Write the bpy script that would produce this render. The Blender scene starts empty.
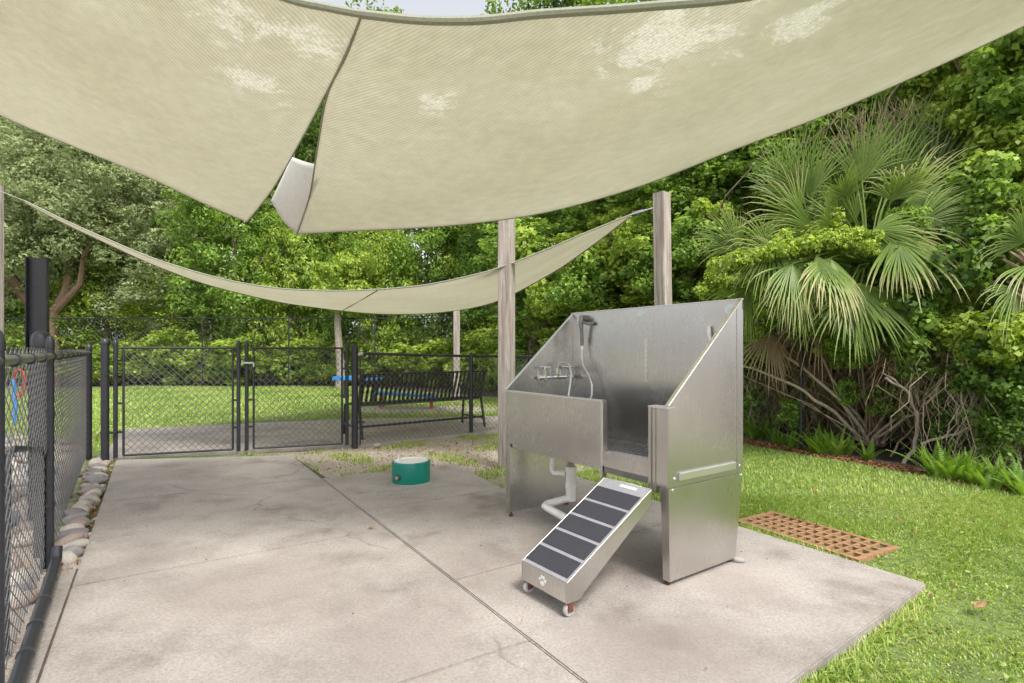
import bpy, bmesh, math, random
import numpy as np
from mathutils import Vector, Matrix, Euler
R = math.radians
rng = random.Random(7)
S = bpy.context.scene
C = S.collection

# ------------------------------------------------------------------ camera, world, sun, exposure
F, H, HY = 545.0, 1.2, 351.0
cam = bpy.data.cameras.new('camera'); camo = bpy.data.objects.new('camera', cam); C.objects.link(camo)
camo.location = (0, 0, H); camo.rotation_euler = (R(90), 0, 0)
cam.sensor_width = 36; cam.lens = 36*F/1024; cam.shift_y = (HY-341.5)/1024
cam.clip_start = .05; cam.clip_end = 2000
S.camera = camo
SUN_EL, SUN_AZ = 58, 145          # azimuth: clockwise from +Y, towards the sun
w = bpy.data.worlds.new('World'); S.world = w; w.use_nodes = True
nt = w.node_tree; bg = nt.nodes['Background']
sky = nt.nodes.new('ShaderNodeTexSky'); sky.sky_type = 'NISHITA'; sky.sun_disc = False
sky.sun_elevation = R(SUN_EL); sky.sun_rotation = R(SUN_AZ); sky.dust_density = 3.5; sky.air_density = 1.0
hs = nt.nodes.new('ShaderNodeHueSaturation'); hs.inputs['Saturation'].default_value = .22
nt.links.new(sky.outputs[0], hs.inputs['Color']); nt.links.new(hs.outputs[0], bg.inputs['Color'])
bg.inputs['Strength'].default_value = .15
sun = bpy.data.lights.new('sun', 'SUN'); sun.energy = 1.5; sun.angle = R(14); sun.color = (1, .96, .89)
suno = bpy.data.objects.new('sun', sun); C.objects.link(suno)
sd = Vector((math.sin(R(SUN_AZ))*math.cos(R(SUN_EL)), math.cos(R(SUN_AZ))*math.cos(R(SUN_EL)), math.sin(R(SUN_EL))))
suno.rotation_euler = sd.to_track_quat('Z', 'Y').to_euler(); suno.location = (3, -5, 12)
S.view_settings.view_transform = 'Standard'; S.view_settings.look = 'None'
S.view_settings.exposure = 1.05; S.view_settings.gamma = 1

# ------------------------------------------------------------------ helpers
def G(px, py, z=0.0):
    Y = F*(H-z)/(py-HY); return Vector(((px-512)*Y/F, Y, z))
def at(px, py, Y):
    return Vector(((px-512)*Y/F, Y, H+(HY-py)*Y/F))

def link(o, parent=None):
    C.objects.link(o)
    if parent: o.parent = parent
    return o
def tag(o, label=None, cat=None, group=None, kind=None):
    if label: o['label'] = label
    if cat: o['category'] = cat
    if group: o['group'] = group
    if kind: o['kind'] = kind
    return o
def thing(name, label, cat, loc=(0, 0, 0), rz=0, group=None):
    o = bpy.data.objects.new(name, None); C.objects.link(o); o.empty_display_size = .1
    o.location = loc; o.rotation_euler = (0, 0, rz)
    return tag(o, label, cat, group)
def kids(o): return [c for c in bpy.data.objects if c.parent == o]
def copy_tree(o, parent=None):
    c = o.copy(); C.objects.link(c)
    if parent: c.parent = parent
    for ch in kids(o): copy_tree(ch, c)
    return c

class MB:
    def __init__(s): s.v = []; s.f = []
    def add(s, vs, fs):
        b = len(s.v); s.v += [tuple(v) for v in vs]; s.f += [tuple(i+b for i in f) for f in fs]; return s
    def box(s, x0, x1, y0, y1, z0, z1, M=None):
        vs = [Vector((x, y, z)) for z in (z0, z1) for y in (y0, y1) for x in (x0, x1)]
        if M: vs = [M @ v for v in vs]
        return s.add(vs, [(0, 2, 3, 1), (4, 5, 7, 6), (0, 1, 5, 4), (2, 6, 7, 3), (0, 4, 6, 2), (1, 3, 7, 5)])
    def tube(s, pts, r, n=8, cap=True):
        pts = [Vector(p) for p in pts]; rs = r if isinstance(r, (list, tuple)) else [r]*len(pts)
        b = len(s.v); up = None
        for i, p in enumerate(pts):
            a = pts[max(i-1, 0)]; c = pts[min(i+1, len(pts)-1)]; d = (c-a)
            if d.length < 1e-9: d = Vector((0, 0, 1))
            d.normalize()
            if up is None: up = Vector((0, 0, 1)) if abs(d.z) < .9 else Vector((1, 0, 0))
            x = d.cross(up); 
            if x.length < 1e-6: x = d.orthogonal()
            x.normalize(); y = x.cross(d).normalized(); up = y
            for k in range(n):
                t = 2*math.pi*k/n; s.v.append(tuple(p + (x*math.cos(t)+y*math.sin(t))*rs[i]))
        for i in range(len(pts)-1):
            for k in range(n):
                k2 = (k+1) % n; s.f.append((b+i*n+k, b+i*n+k2, b+(i+1)*n+k2, b+(i+1)*n+k))
        if cap:
            s.f.append(tuple(b+k for k in range(n))[::-1]); e = b+(len(pts)-1)*n; s.f.append(tuple(e+k for k in range(n)))
        return s
    def lathe(s, prof, c=(0, 0, 0), n=20, sx=1, sy=1, M=None):
        b = len(s.v)
        for (r, z) in prof:
            for k in range(n):
                t = 2*math.pi*k/n; v = Vector((c[0]+r*sx*math.cos(t), c[1]+r*sy*math.sin(t), c[2]+z))
                s.v.append(tuple(M @ v if M else v))
        for i in range(len(prof)-1):
            for k in range(n):
                k2 = (k+1) % n; s.f.append((b+i*n+k, b+i*n+k2, b+(i+1)*n+k2, b+(i+1)*n+k))
        s.f.append(tuple(b+k for k in range(n))[::-1]); e = b+(len(prof)-1)*n; s.f.append(tuple(e+k for k in range(n)))
        return s
    def prism(s, poly, off):
        # poly: list of Vector, off: Vector
        n = len(poly); off = Vector(off); vs = [Vector(p) for p in poly]+[Vector(p)+off for p in poly]
        fs = [tuple(range(n))[::-1], tuple(range(n, 2*n))]+[(i, (i+1) % n, n+(i+1) % n, n+i) for i in range(n)]
        return s.add(vs, fs)
    def build(s, name, m, parent=None, smooth=False, bevel=0, fix=True):
        me = bpy.data.meshes.new(name); me.from_pydata(s.v, [], s.f); me.update()
        if fix or bevel:
            bm = bmesh.new(); bm.from_mesh(me); bmesh.ops.recalc_face_normals(bm, faces=bm.faces)
            if bevel:
                es = [e for e in bm.edges if len(e.link_faces) == 2 and e.calc_face_angle(0) > .5]
                bmesh.ops.bevel(bm, geom=es, offset=bevel, segments=2, affect='EDGES', clamp_overlap=True)
            bm.to_mesh(me); bm.free()
        if m: me.materials.append(m)
        if smooth:
            me.polygons.foreach_set('use_smooth', [True]*len(me.polygons))
            try: me.set_sharp_from_angle(angle=R(35))
            except Exception: pass
        return link(bpy.data.objects.new(name, me), parent)

# ------------------------------------------------------------------ materials
class Nd:
    def __init__(s, name):
        s.m = bpy.data.materials.new(name); s.m.use_nodes = True; s.t = s.m.node_tree; s.N = s.t.nodes; s.L = s.t.links
        s.b = s.N['Principled BSDF']; s.tc = s.N.new('ShaderNodeTexCoord')
    def noise(s, scale, detail=4, rough=.55, vec=None, dist=0):
        n = s.N.new('ShaderNodeTexNoise'); n.inputs['Scale'].default_value = scale; n.inputs['Detail'].default_value = detail
        n.inputs['Roughness'].default_value = rough; n.inputs['Distortion'].default_value = dist
        s.L.new(vec if vec else s.tc.outputs['Object'], n.inputs['Vector']); return n.outputs['Fac']
    def ramp(s, fac, stops, interp='LINEAR'):
        r = s.N.new('ShaderNodeValToRGB'); r.color_ramp.interpolation = interp
        e = r.color_ramp.elements
        while len(e) < len(stops): e.new(.5)
        for k, (p, c) in enumerate(stops):
            e[k].position = p; e[k].color = (*c, 1) if not isinstance(c, (int, float)) else (c, c, c, 1)
        s.L.new(fac, r.inputs['Fac']); return r.outputs['Color']
    def mix(s, a, b, fac, mode='MIX'):
        n = s.N.new('ShaderNodeMix'); n.data_type = 'RGBA'; n.blend_type = mode
        for k, v in ((6, a), (7, b), (0, fac)):
            if isinstance(v, (int, float)): n.inputs[k].default_value = v if k == 0 else (v, v, v, 1)
            elif isinstance(v, tuple): n.inputs[k].default_value = (*v, 1)
            else: s.L.new(v, n.inputs[k])
        return n.outputs[2]
    def mapping(s, scale=(1, 1, 1), rot=(0, 0, 0), src='Object'):
        n = s.N.new('ShaderNodeMapping'); n.inputs['Scale'].default_value = scale; n.inputs['Rotation'].default_value = rot
        s.L.new(s.tc.outputs[src], n.inputs['Vector']); return n.outputs[0]
    def bump(s, h, strength=.3, dist=.01):
        n = s.N.new('ShaderNodeBump'); n.inputs['Strength'].default_value = strength; n.inputs['Distance'].default_value = dist
        s.L.new(h, n.inputs['Height']); s.L.new(n.outputs[0], s.b.inputs['Normal']); return n
    def col(s, c):
        if isinstance(c, tuple): s.b.inputs['Base Color'].default_value = (*c, 1)
        else: s.L.new(c, s.b.inputs['Base Color'])
    def rough(s, r):
        if isinstance(r, (int, float)): s.b.inputs['Roughness'].default_value = r
        else: s.L.new(r, s.b.inputs['Roughness'])
    def attr(s, name):
        n = s.N.new('ShaderNodeAttribute'); n.attribute_name = name; return n.outputs['Fac']

def simple(name, c, rough=.5, metal=0, var=.15, scale=20, bump=.1):
    d = Nd(name); n = d.noise(scale, 5)
    d.col(d.ramp(n, [(.25, tuple(x*(1-var) for x in c)), (.75, tuple(min(1, x*(1+var)) for x in c))]))
    d.rough(rough); d.b.inputs['Metallic'].default_value = metal
    if bump: d.bump(n, bump, .004)
    return d.m

def concrete_mat():
    d = Nd('concrete')
    big = d.noise(.8, 8, .62, dist=.15); mid = d.noise(2.6, 10, .72); fine = d.noise(70, 6, .75); pit = d.noise(260, 3, .7); blot = d.noise(1.3, 9, .7, dist=.2)
    c = d.ramp(big, [(.32, (.29, .258, .232)), (.5, (.375, .336, .305)), (.70, (.45, .408, .372))])
    c = d.mix(c, d.ramp(mid, [(.33, (.62, .60, .60)), (.52, (1, 1, 1))]), .6, 'MULTIPLY')
    c = d.mix(c, d.ramp(blot, [(.34, (.66, .63, .61)), (.46, (1, 1, 1))]), .7, 'MULTIPLY')
    c = d.mix(c, d.ramp(fine, [(.34, .60), (.62, 1.08)]), .85, 'MULTIPLY')
    c = d.mix(c, d.ramp(pit, [(.36, .62), (.46, 1.0)]), .6, 'MULTIPLY')
    c = d.mix(c, (.42, .31, .24), d.ramp(d.noise(1.9, 8, .7), [(.60, 0), (.80, .4)]))
    # brown standing-water and dirt stains round the tub
    edge = d.noise(2.4, 9, .72, dist=.3)
    for (px, py, rr, k_) in ((590, 508, .42, .75), (560, 540, .3, .5), (640, 655, .42, .5), (848, 548, .22, .55), (735, 585, .3, .4), (700, 640, .35, .35), (395, 640, .6, .4), (250, 585, .6, .35), (150, 560, .35, .35), (470, 560, .4, .35)):
        q = G(px, py); ds = d.N.new('ShaderNodeVectorMath'); ds.operation = 'DISTANCE'; d.L.new(d.tc.outputs['Object'], ds.inputs[0]); ds.inputs[1].default_value = q
        mm = d.N.new('ShaderNodeMath'); mm.operation = 'DIVIDE'; d.L.new(ds.outputs['Value'], mm.inputs[0]); mm.inputs[1].default_value = rr*2.4
        m2 = d.N.new('ShaderNodeMath'); m2.operation = 'SUBTRACT'; d.L.new(edge, m2.inputs[0]); d.L.new(mm.outputs[0], m2.inputs[1])
        c = d.mix(c, (.20, .165, .145), d.ramp(m2.outputs[0], [(.05, 0), (.35, k_)]))
    # hairline cracks
    vo = d.N.new('ShaderNodeTexVoronoi'); vo.feature = 'DISTANCE_TO_EDGE'; vo.inputs['Scale'].default_value = .33
    nz = d.N.new('ShaderNodeTexNoise'); nz.inputs['Scale'].default_value = 2.2; nz.inputs['Detail'].default_value = 8; d.L.new(d.tc.outputs['Object'], nz.inputs['Vector'])
    vm = d.N.new('ShaderNodeVectorMath'); vm.operation = 'MULTIPLY_ADD'; d.L.new(nz.outputs['Color'], vm.inputs[0]); vm.inputs[1].default_value = (.5, .5, .5); d.L.new(d.tc.outputs['Object'], vm.inputs[2])
    d.L.new(vm.outputs[0], vo.inputs['Vector'])
    brk = d.ramp(d.noise(1.1, 2), [(.44, 0), (.5, 1)])
    c = d.mix(c, (.13, .11, .10), d.mix(d.ramp(vo.outputs['Distance'], [(0, .55), (.005, 0)]), brk, 1.0, 'MULTIPLY'))
    d.col(c); d.rough(.9)
    a = d.N.new('ShaderNodeMath'); a.operation = 'ADD'; d.L.new(fine, a.inputs[0]); d.L.new(mid, a.inputs[1])
    d.bump(a.outputs[0], .4, .004)
    return d.m
M_conc = concrete_mat()

def ground_mat():
    d = Nd('ground_soil')
    n1 = d.noise(1.6, 8, .65, dist=.4); n2 = d.noise(9, 8, .7); n3 = d.noise(90, 4, .7)
    soil = d.ramp(n3, [(.3, (.16, .12, .09)), (.5, (.38, .32, .27)), (.7, (.58, .52, .46))])
    green = d.ramp(n2, [(.3, (.07, .10, .03)), (.6, (.16, .22, .06))])
    c = d.mix(soil, green, d.attr('grassy'))
    c = d.mix(c, d.ramp(n1, [(.3, .7), (.6, 1)]), .6, 'MULTIPLY')
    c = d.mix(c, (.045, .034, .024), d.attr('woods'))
    d.col(c); d.rough(.95); d.bump(n3, .6, .01)
    return d.m
M_ground = ground_mat()

def steel_mat(name='stainless_steel', base=(.63, .62, .605), rough=(.20, .36), vertical=True, patch=True):
    d = Nd(name)
    v = d.mapping((60, 60, 1.2) if vertical else (1.2, 60, 60))
    br = d.noise(3, 6, .7, vec=v); big = d.noise(2.4, 4, .55); sp = d.noise(25, 6, .7)
    c = d.ramp(br, [(.3, tuple(x*.95 for x in base)), (.7, base)])
    if patch: c = d.mix(c, (.42, .39, .35), d.ramp(big, [(.45, 0), (.75, .45)]))
    d.col(c); d.b.inputs['Metallic'].default_value = 1.0
    spot = d.noise(14, 7, .7); c = d.mix(c, (.72, .71, .69), d.ramp(spot, [(.64, 0), (.82, .09)])); d.col(c)
    rr_ = d.mix(d.ramp(big, [(.3, rough[0]), (.7, rough[1])]), d.ramp(br, [(.3, rough[0]*.9), (.7, rough[1]*1.05)]), .25)
    d.rough(d.mix(rr_, .55, d.ramp(spot, [(.58, 0), (.78, .35)])))
    return d.m
M_steel = steel_mat(); M_edge = steel_mat('steel_edge', (.78, .77, .75), (.3, .4), patch=False)
M_dark_steel = simple('underside_steel', (.25, .25, .24), .5, .8)
M_chrome = simple('chrome', (.8, .8, .8), .15, 1, .05)
M_black = simple('black_powder_coat', (.022, .024, .030), .42, 0, .25, 30)
M_railgrey = simple('worn_grey_rail', (.17, .165, .15), .4, .5, .3, 30)
M_mesh = simple('black_vinyl_wire', (.13, .132, .138), .3, .0, .3, 30, 0)
M_benchm = simple('black_bench_coating', (.015, .015, .017), .4, 0, .3, 20)
M_galv = simple('galvanised_metal', (.5, .5, .5), .4, .9, .2, 60)
M_rust = simple('rusty_iron', (.29, .16, .08), .85, 0, .45, 45, .5)
M_rustdark = simple('rusty_bolt', (.12, .045, .025), .9, 0, .5, 60, .5)
M_green = simple('green_enamel', (.004, .20, .145), .28, 0, .12, 8, .02)
M_pvc = simple('white_pvc', (.85, .83, .78), .4, 0, .12, 12, .02)
M_wheel = simple('worn_grey_wheel', (.38, .36, .35), .6, 0, .3, 60)
M_white = simple('white_plastic', (.8, .8, .78), .5, 0, .05, 20, 0)
M_sticker = simple('pale_sticker', (.62, .72, .74), .4, 0, .08, 60, 0)
M_grip = simple('black_grit_tape', (.035, .036, .045), .9, 0, .6, 400, .8)
M_stripe = simple('grey_ramp_stripe', (.33, .33, .36), .6, .3, .1, 30)
M_hose = simple('grey_hose', (.55, .54, .52), .35, .5, .1, 30)
M_darkpl = simple('dark_plastic', (.05, .05, .055), .4, 0, .2)
M_blue = simple('blue_plastic', (.03, .22, .60), .45, 0, .1, 8, 0)
M_red = simple('red_paint', (.45, .04, .03), .45, 0, .1, 8, 0)
M_bark = simple('tree_bark', (.17, .13, .10), .95, 0, .45, 14, .9)
M_palebark = simple('pale_bark', (.30, .26, .22), .95, 0, .35, 14, .9)
M_oakbark = simple('oak_bark', (.20, .13, .09), .95, 0, .35, 14, .9)
M_twig = simple('bare_wood', (.44, .36, .29), .95, 0, .35, 22, .6)
M_brown = simple('dry_brown', (.29, .205, .145), .95, 0, .5, 18, .5)
M_gloom = simple('forest_floor', (.035, .03, .02), 1, 0, .5, 3, .5)
M_jsoil = simple('joint_dirt', (.085, .07, .055), 1, 0, .5, 12, .4)
M_hole = simple('dark_drain_pit', (.03, .026, .02), .9, 0, .3, 20, .3)

def wood_mat():
    d = Nd('weathered_wood'); v = d.mapping((14, 14, .8)); g = d.noise(2.2, 8, .7, vec=v, dist=.6); b = d.noise(1.5, 5, .6)
    c = d.ramp(g, [(.28, (.12, .098, .082)), (.48, (.33, .29, .255)), (.68, (.55, .51, .465))])
    c = d.mix(c, (.30, .21, .16), d.ramp(b, [(.45, 0), (.7, .5)]))
    d.col(c); d.rough(.9); d.bump(g, .7, .006); return d.m
M_wood = wood_mat()

def stone_mat():
    d = Nd('river_stone'); oi = d.N.new('ShaderNodeObjectInfo')
    c = d.ramp(oi.outputs['Random'], [(0, (.38, .33, .28)), (.25, (.48, .44, .38)), (.45, (.24, .23, .23)), (.62, (.42, .34, .27)), (.8, (.30, .22, .20)), (1, (.17, .18, .20))])
    n = d.noise(9, 8, .7, dist=1.2)
    c = d.mix(c, d.ramp(n, [(.3, .45), (.5, 1.0), (.7, 1.2)]), .9, 'MULTIPLY'); d.col(c); d.rough(.8); d.bump(n, .3, .01); return d.m
M_stone = stone_mat()

def leaf_mat(name, dark, light, trans=.42, rough=.45, tip=None):
    d = Nd(name); a = d.attr('shade'); c = d.ramp(a, [(0, dark), (1, light)] if tip is None else [(0, dark), (.55, light), (1, tip)])
    d.col(c); d.rough(rough); d.b.inputs['Specular IOR Level'].default_value = .35
    tr = d.N.new('ShaderNodeBsdfTranslucent'); h = d.N.new('ShaderNodeHueSaturation'); h.inputs['Hue'].default_value = .485; h.inputs['Saturation'].default_value = 1.1; h.inputs['Value'].default_value = 1.5
    d.L.new(c, h.inputs['Color']); d.L.new(h.outputs[0], tr.inputs['Color'])
    mx = d.N.new('ShaderNodeMixShader'); mx.inputs[0].default_value = trans
    d.L.new(d.b.outputs[0], mx.inputs[1]); d.L.new(tr.outputs[0], mx.inputs[2]); d.L.new(mx.outputs[0], d.N['Material Output'].inputs['Surface'])
    return d.m
M_leafA = leaf_mat('leaf_mid_green', (.09, .18, .03), (.42, .60, .13))
M_leafB = leaf_mat('leaf_bright_green', (.16, .27, .03), (.54, .66, .15))
M_leafC = leaf_mat('leaf_grey_green', (.13, .18, .06), (.50, .57, .31))
M_leafD = leaf_mat('leaf_dark_green', (.045, .10, .02), (.26, .42, .08))
M_palm = leaf_mat('palm_leaf', (.07, .12, .02), (.22, .32, .07), .3, .4, (.60, .55, .30))
M_deadpalm = leaf_mat('dead_palm_leaf', (.16, .11, .06), (.38, .29, .18), .2, .7)
M_fern = leaf_mat('fern_leaf', (.09, .19, .02), (.26, .42, .07), .35)
M_grass = leaf_mat('grass_blade', (.15, .25, .035), (.37, .50, .12), .35, .5, (.62, .56, .28))
M_litter = leaf_mat('dead_leaf', (.13, .055, .03), (.45, .22, .11), .1, .8)

def sail_mat():
    d = Nd('shade_cloth')
    v = d.mapping((1, 1, 1), src='UV')
    w1 = d.N.new('ShaderNodeTexWave'); w1.wave_type = 'BANDS'; w1.bands_direction = 'DIAGONAL'; w1.inputs['Scale'].default_value = 22; w1.inputs['Distortion'].default_value = .6
    w1.inputs['Detail'].default_value = 2; d.L.new(v, w1.inputs['Vector'])
    w2 = d.N.new('ShaderNodeTexWave'); w2.wave_type = 'BANDS'; w2.bands_direction = 'Y'; w2.inputs['Scale'].default_value = 45; w2.inputs['Distortion'].default_value = .8
    d.L.new(v, w2.inputs['Vector'])
    n = d.noise(1.1, 6, .6, vec=v, dist=.5); nf = d.noise(14, 6, .75, vec=v); mk = d.noise(2.2, 9, .78, vec=v, dist=.4)
    c = d.ramp(n, [(.3, (.745, .72, .575)), (.7, (.83, .81, .68))])
    c = d.mix(c, d.ramp(w1.outputs['Fac'], [(0, .78), (1, 1.0)]), .8, 'MULTIPLY')
    c = d.mix(c, d.ramp(w2.outputs['Fac'], [(0, .88), (1, 1.0)]), .6, 'MULTIPLY')
    c = d.mix(c, d.ramp(nf, [(.3, .80), (.7, 1.0)]), .8, 'MULTIPLY')
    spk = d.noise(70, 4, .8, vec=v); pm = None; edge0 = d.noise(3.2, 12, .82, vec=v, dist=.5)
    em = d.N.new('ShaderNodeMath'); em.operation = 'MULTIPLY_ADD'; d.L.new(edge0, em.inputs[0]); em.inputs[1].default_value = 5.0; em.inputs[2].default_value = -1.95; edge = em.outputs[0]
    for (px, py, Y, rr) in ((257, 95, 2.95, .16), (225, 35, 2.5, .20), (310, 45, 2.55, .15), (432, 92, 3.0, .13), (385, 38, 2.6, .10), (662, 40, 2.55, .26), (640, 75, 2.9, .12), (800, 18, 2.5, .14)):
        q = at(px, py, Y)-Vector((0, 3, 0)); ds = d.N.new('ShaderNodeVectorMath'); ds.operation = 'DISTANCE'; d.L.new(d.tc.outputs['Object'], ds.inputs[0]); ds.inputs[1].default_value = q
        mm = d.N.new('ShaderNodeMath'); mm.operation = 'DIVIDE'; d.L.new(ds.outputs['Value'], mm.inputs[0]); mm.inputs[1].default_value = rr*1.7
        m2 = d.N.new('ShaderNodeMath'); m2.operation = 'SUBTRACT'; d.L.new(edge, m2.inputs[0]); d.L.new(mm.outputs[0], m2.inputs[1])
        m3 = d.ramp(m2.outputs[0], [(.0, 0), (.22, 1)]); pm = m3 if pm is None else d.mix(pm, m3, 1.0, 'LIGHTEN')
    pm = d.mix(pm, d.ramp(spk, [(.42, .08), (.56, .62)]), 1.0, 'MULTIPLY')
    c = d.mix(c, (.93, .93, .90), pm)     # sun dapples painted into the cloth colour as ragged pale patches
    d.col(c); d.rough(.85); d.b.inputs['Specular IOR Level'].default_value = .1
    d.bump(w1.outputs['Fac'], .25, .003)
    tr = d.N.new('ShaderNodeBsdfTranslucent'); d.L.new(c, tr.inputs['Color'])
    mx = d.N.new('ShaderNodeMixShader'); mx.inputs[0].default_value = .6
    d.L.new(d.b.outputs[0], mx.inputs[1]); d.L.new(tr.outputs[0], mx.inputs[2])
    tp = d.N.new('ShaderNodeBsdfTransparent'); m2_ = d.N.new('ShaderNodeMixShader'); m2_.inputs[0].default_value = .09   # open knitted weave
    d.L.new(mx.outputs[0], m2_.inputs[1]); d.L.new(tp.outputs[0], m2_.inputs[2]); d.L.new(m2_.outputs[0], d.N['Material Output'].inputs['Surface'])
    return d.m
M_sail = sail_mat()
M_hem = simple('sail_hem_webbing', (.27, .275, .21), .9, 0, .15, 80, .3)

# ------------------------------------------------------------------ ground
def smooth(t): t = max(0, min(1, t)); return t*t*(3-2*t)
A_ = Vector((-.545, .839)); 
def isect(p, d, q, e):
    den = d.x*e.y-d.y*e.x; t = ((q.x-p.x)*e.y-(q.y-p.y)*e.x)/den; return p+d*t
def V2(x, y): return Vector((x, y))
L0 = (V2(-1.724, 1.982), V2(-.549, .836)); L1 = (V2(.267, 1.97), V2(-.545, .839)); LF = (V2(-2.55, 3.01), V2(-.578, .816))
C0 = (V2(-1.1, .2), V2(.85, .525)); C1 = (V2(-.389, 1.98), V2(.855, .518)); C2 = (V2(-2.237, 2.783), V2(.838, .546)); C3 = (V2(-3.308, 4.303), V2(.862, .507))
CE = (V2(-4.48, 6.0), V2(.989, .148))
LR = (V2(2.146, 2.819), V2(-.535, .845)); CF = (V2(2.146, 2.819), V2(.802, .597)); CJ = (V2(-1.057, 4.11), V2(.829, .56)); CM = (V2(.671, 3.516), V2(.825, .565))
CT = (V2(-1.75, 5.19), V2(.867, .5))

def slab_poly(a, b, c, d_): return [isect(*a, *c), isect(*b, *c), isect(*b, *d_), isect(*a, *d_)]
FND = [isect(*L1, *CT), G(454, 463).xy, isect(*CJ, G(454, 463).xy, V2(.45, -.893)), isect(*L1, *CJ)]
PATH = [V2(-4.56, 6.04), V2(-3.2, 6.52), V2(-1.95, 6.93), V2(-.1, 8.2), V2(2.6, 10.1), V2(2.2, 11.4), V2(-.3, 9.95), V2(-2.9, 9.6), V2(-5.95, 8.3)]
slabs = {
 'front': slab_poly(L0, L1, C0, C1), 'near': slab_poly(L0, L1, C1, C2), 'mid': slab_poly(L0, L1, C2, C3), 'far': slab_poly(L0, L1, C3, CE),
 'wash1': slab_poly(L1, LR, CF, CM), 'wash2': slab_poly(L1, LR, CM, CJ), 'fountain': FND}
LS = (V2(-2.50, 3.01-.03), V2(.83, .55))
slabs['strip'] = [isect(*LF, *C0), isect(*L0, *C0), isect(*L0, *LS), isect(*LF, *LS)]
slabs['strip'] = [p for p in slabs['strip']]
def inside(p, poly):
    c = False; n = len(poly)
    for i in range(n):
        a, b = poly[i], poly[i-1]
        if (a.y > p[1]) != (b.y > p[1]) and p[0] < (b.x-a.x)*(p[1]-a.y)/(b.y-a.y)+a.x: c = not c
    return c
def gh(x, y):      # ground height
    h = -.022
    h -= .028*smooth((x-.2)/1.2)*smooth((3.6-y)/.9)
    h += .012*math.sin(x*1.7+y*.9)*math.sin(y*1.3-x*.6)
    if y > 8: h += .0
    return h-.006
MU = V2(4.4, 4.7); MUd = (V2(3.1, 7.3)-MU).normalized()   # mulch line on the right
def wall_line(y):  # x of the vegetation foot at depth y on the right
    if y < 7.3: return 4.4+(3.1-4.4)*(y-4.7)/2.6
    if y < 13.5: return 3.1+(0.4-3.1)*(y-7.3)/6.2
    return 0.4-(y-13.5)*1.2
def dirt(x, y):    # 1 = bare soil
    # worn patch round the fountain pad and beneath the bench
    d = 0
    if -3.6 < x < 1.6 and 4.6 < y < 8.6:
        cx, cy = -.9, 6.3; d = smooth(1.5-math.hypot((x-cx)/1.9, (y-cy)/1.75)*1.0)
    if 10.2 < y < 13.2 and -4.0 < x < 0: d = max(d, smooth(1.6-math.hypot((x+1.8)/1.7, (y-11.4)/.85)))
    if x < -2.3 and y < 9.5 and (x+2.55)*.816+(y-3.01)*.578 < -.05: d = max(d, smooth((9-y)/2))
    if y < 7.4+6 and x > wall_line(y)-.12: d = 1
    if y > 18.7: d = 1
    if x < -1.2 and y < 3.4: d = 1
    if x > 5.5 or (y < 2 and x < 0): d = max(d, .6)
    return d
xs = np.concatenate([[-400, -120, -50, -30], np.arange(-22, -6, .8), np.arange(-6, 6, .14), np.arange(6, 16, 1.), [20, 40, 120, 400]])
ys = np.concatenate([[-400, -100, -30, -8, -2], np.arange(0, 12, .14), np.arange(12, 22, .5), [26, 40, 100, 600]])
vs = [(x, y, gh(x, y)+(rng.uniform(-.005, .005) if abs(x) < 7 and 0 < y < 12 else 0)) for y in ys for x in xs]
nx = len(xs); fs = [(j*nx+i, j*nx+i+1, (j+1)*nx+i+1, (j+1)*nx+i) for j in range(len(ys)-1) for i in range(nx-1)]
me = bpy.data.meshes.new('ground'); me.from_pydata(vs, [], fs); me.materials.append(M_ground)
at_ = me.attributes.new('grassy', 'FLOAT', 'POINT'); at_.data.foreach_set('value', [max(0, 1-dirt(v[0], v[1])) for v in vs])
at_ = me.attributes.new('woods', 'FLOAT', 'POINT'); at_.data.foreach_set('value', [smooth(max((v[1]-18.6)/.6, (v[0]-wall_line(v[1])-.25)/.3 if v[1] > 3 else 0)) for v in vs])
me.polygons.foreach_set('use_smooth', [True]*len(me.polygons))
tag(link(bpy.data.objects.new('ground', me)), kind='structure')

def slab(name, poly, z0=-.13, z1=0, gap=.005, lab=None):
    c = sum(poly, V2(0, 0))/len(poly); out = []
    n = len(poly); area = sum(poly[i].x*poly[(i+1) % n].y-poly[(i+1) % n].x*poly[i].y for i in range(n))
    if area < 0: poly = poly[::-1]
    lines = []
    for i in range(n):
        a, b = poly[i], poly[(i+1) % n]; d = (b-a).normalized(); nn = V2(-d.y, d.x); lines.append((a+nn*gap, d))
    for i in range(n): out.append(isect(*lines[i-1], *lines[i]))
    mb = MB().prism([Vector((p.x, p.y, z0)) for p in out], (0, 0, z1-z0))
    return tag(mb.build(name, M_conc, bevel=.006, smooth=True), kind='structure')
for k, p in slabs.items():
    slab({'fountain': 'fountain_pad', 'wash1': 'wash_pad', 'wash2': 'wash_pad', 'strip': 'edge_strip'}.get(k, 'concrete_walk'), p,
         z1={'fountain': -.002, 'wash1': .0, 'wash2': .001, 'strip': -.006, 'mid': -.001}.get(k, 0), gap=.0028)
slab('path', PATH, z1=.008)
mb = MB()
# soil showing in the joints
jp = [isect(*LF, *C0), isect(*L1, *C0), isect(*L1, *CF), isect(*LR, *CF), isect(*LR, *CJ), V2(-.1, 4.7), V2(-1.7, 5.1), isect(*L1, *CE), isect(*L0, *CE), isect(*L0, *LS), isect(*LF, *LS)]
jp = [p+(V2(-.6, 3.6)-p)*.02 for p in jp]
tag(MB().add([(p.x, p.y, -.009) for p in jp], [tuple(range(len(jp)))]).build('joint_soil', M_jsoil), kind='structure')

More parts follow.
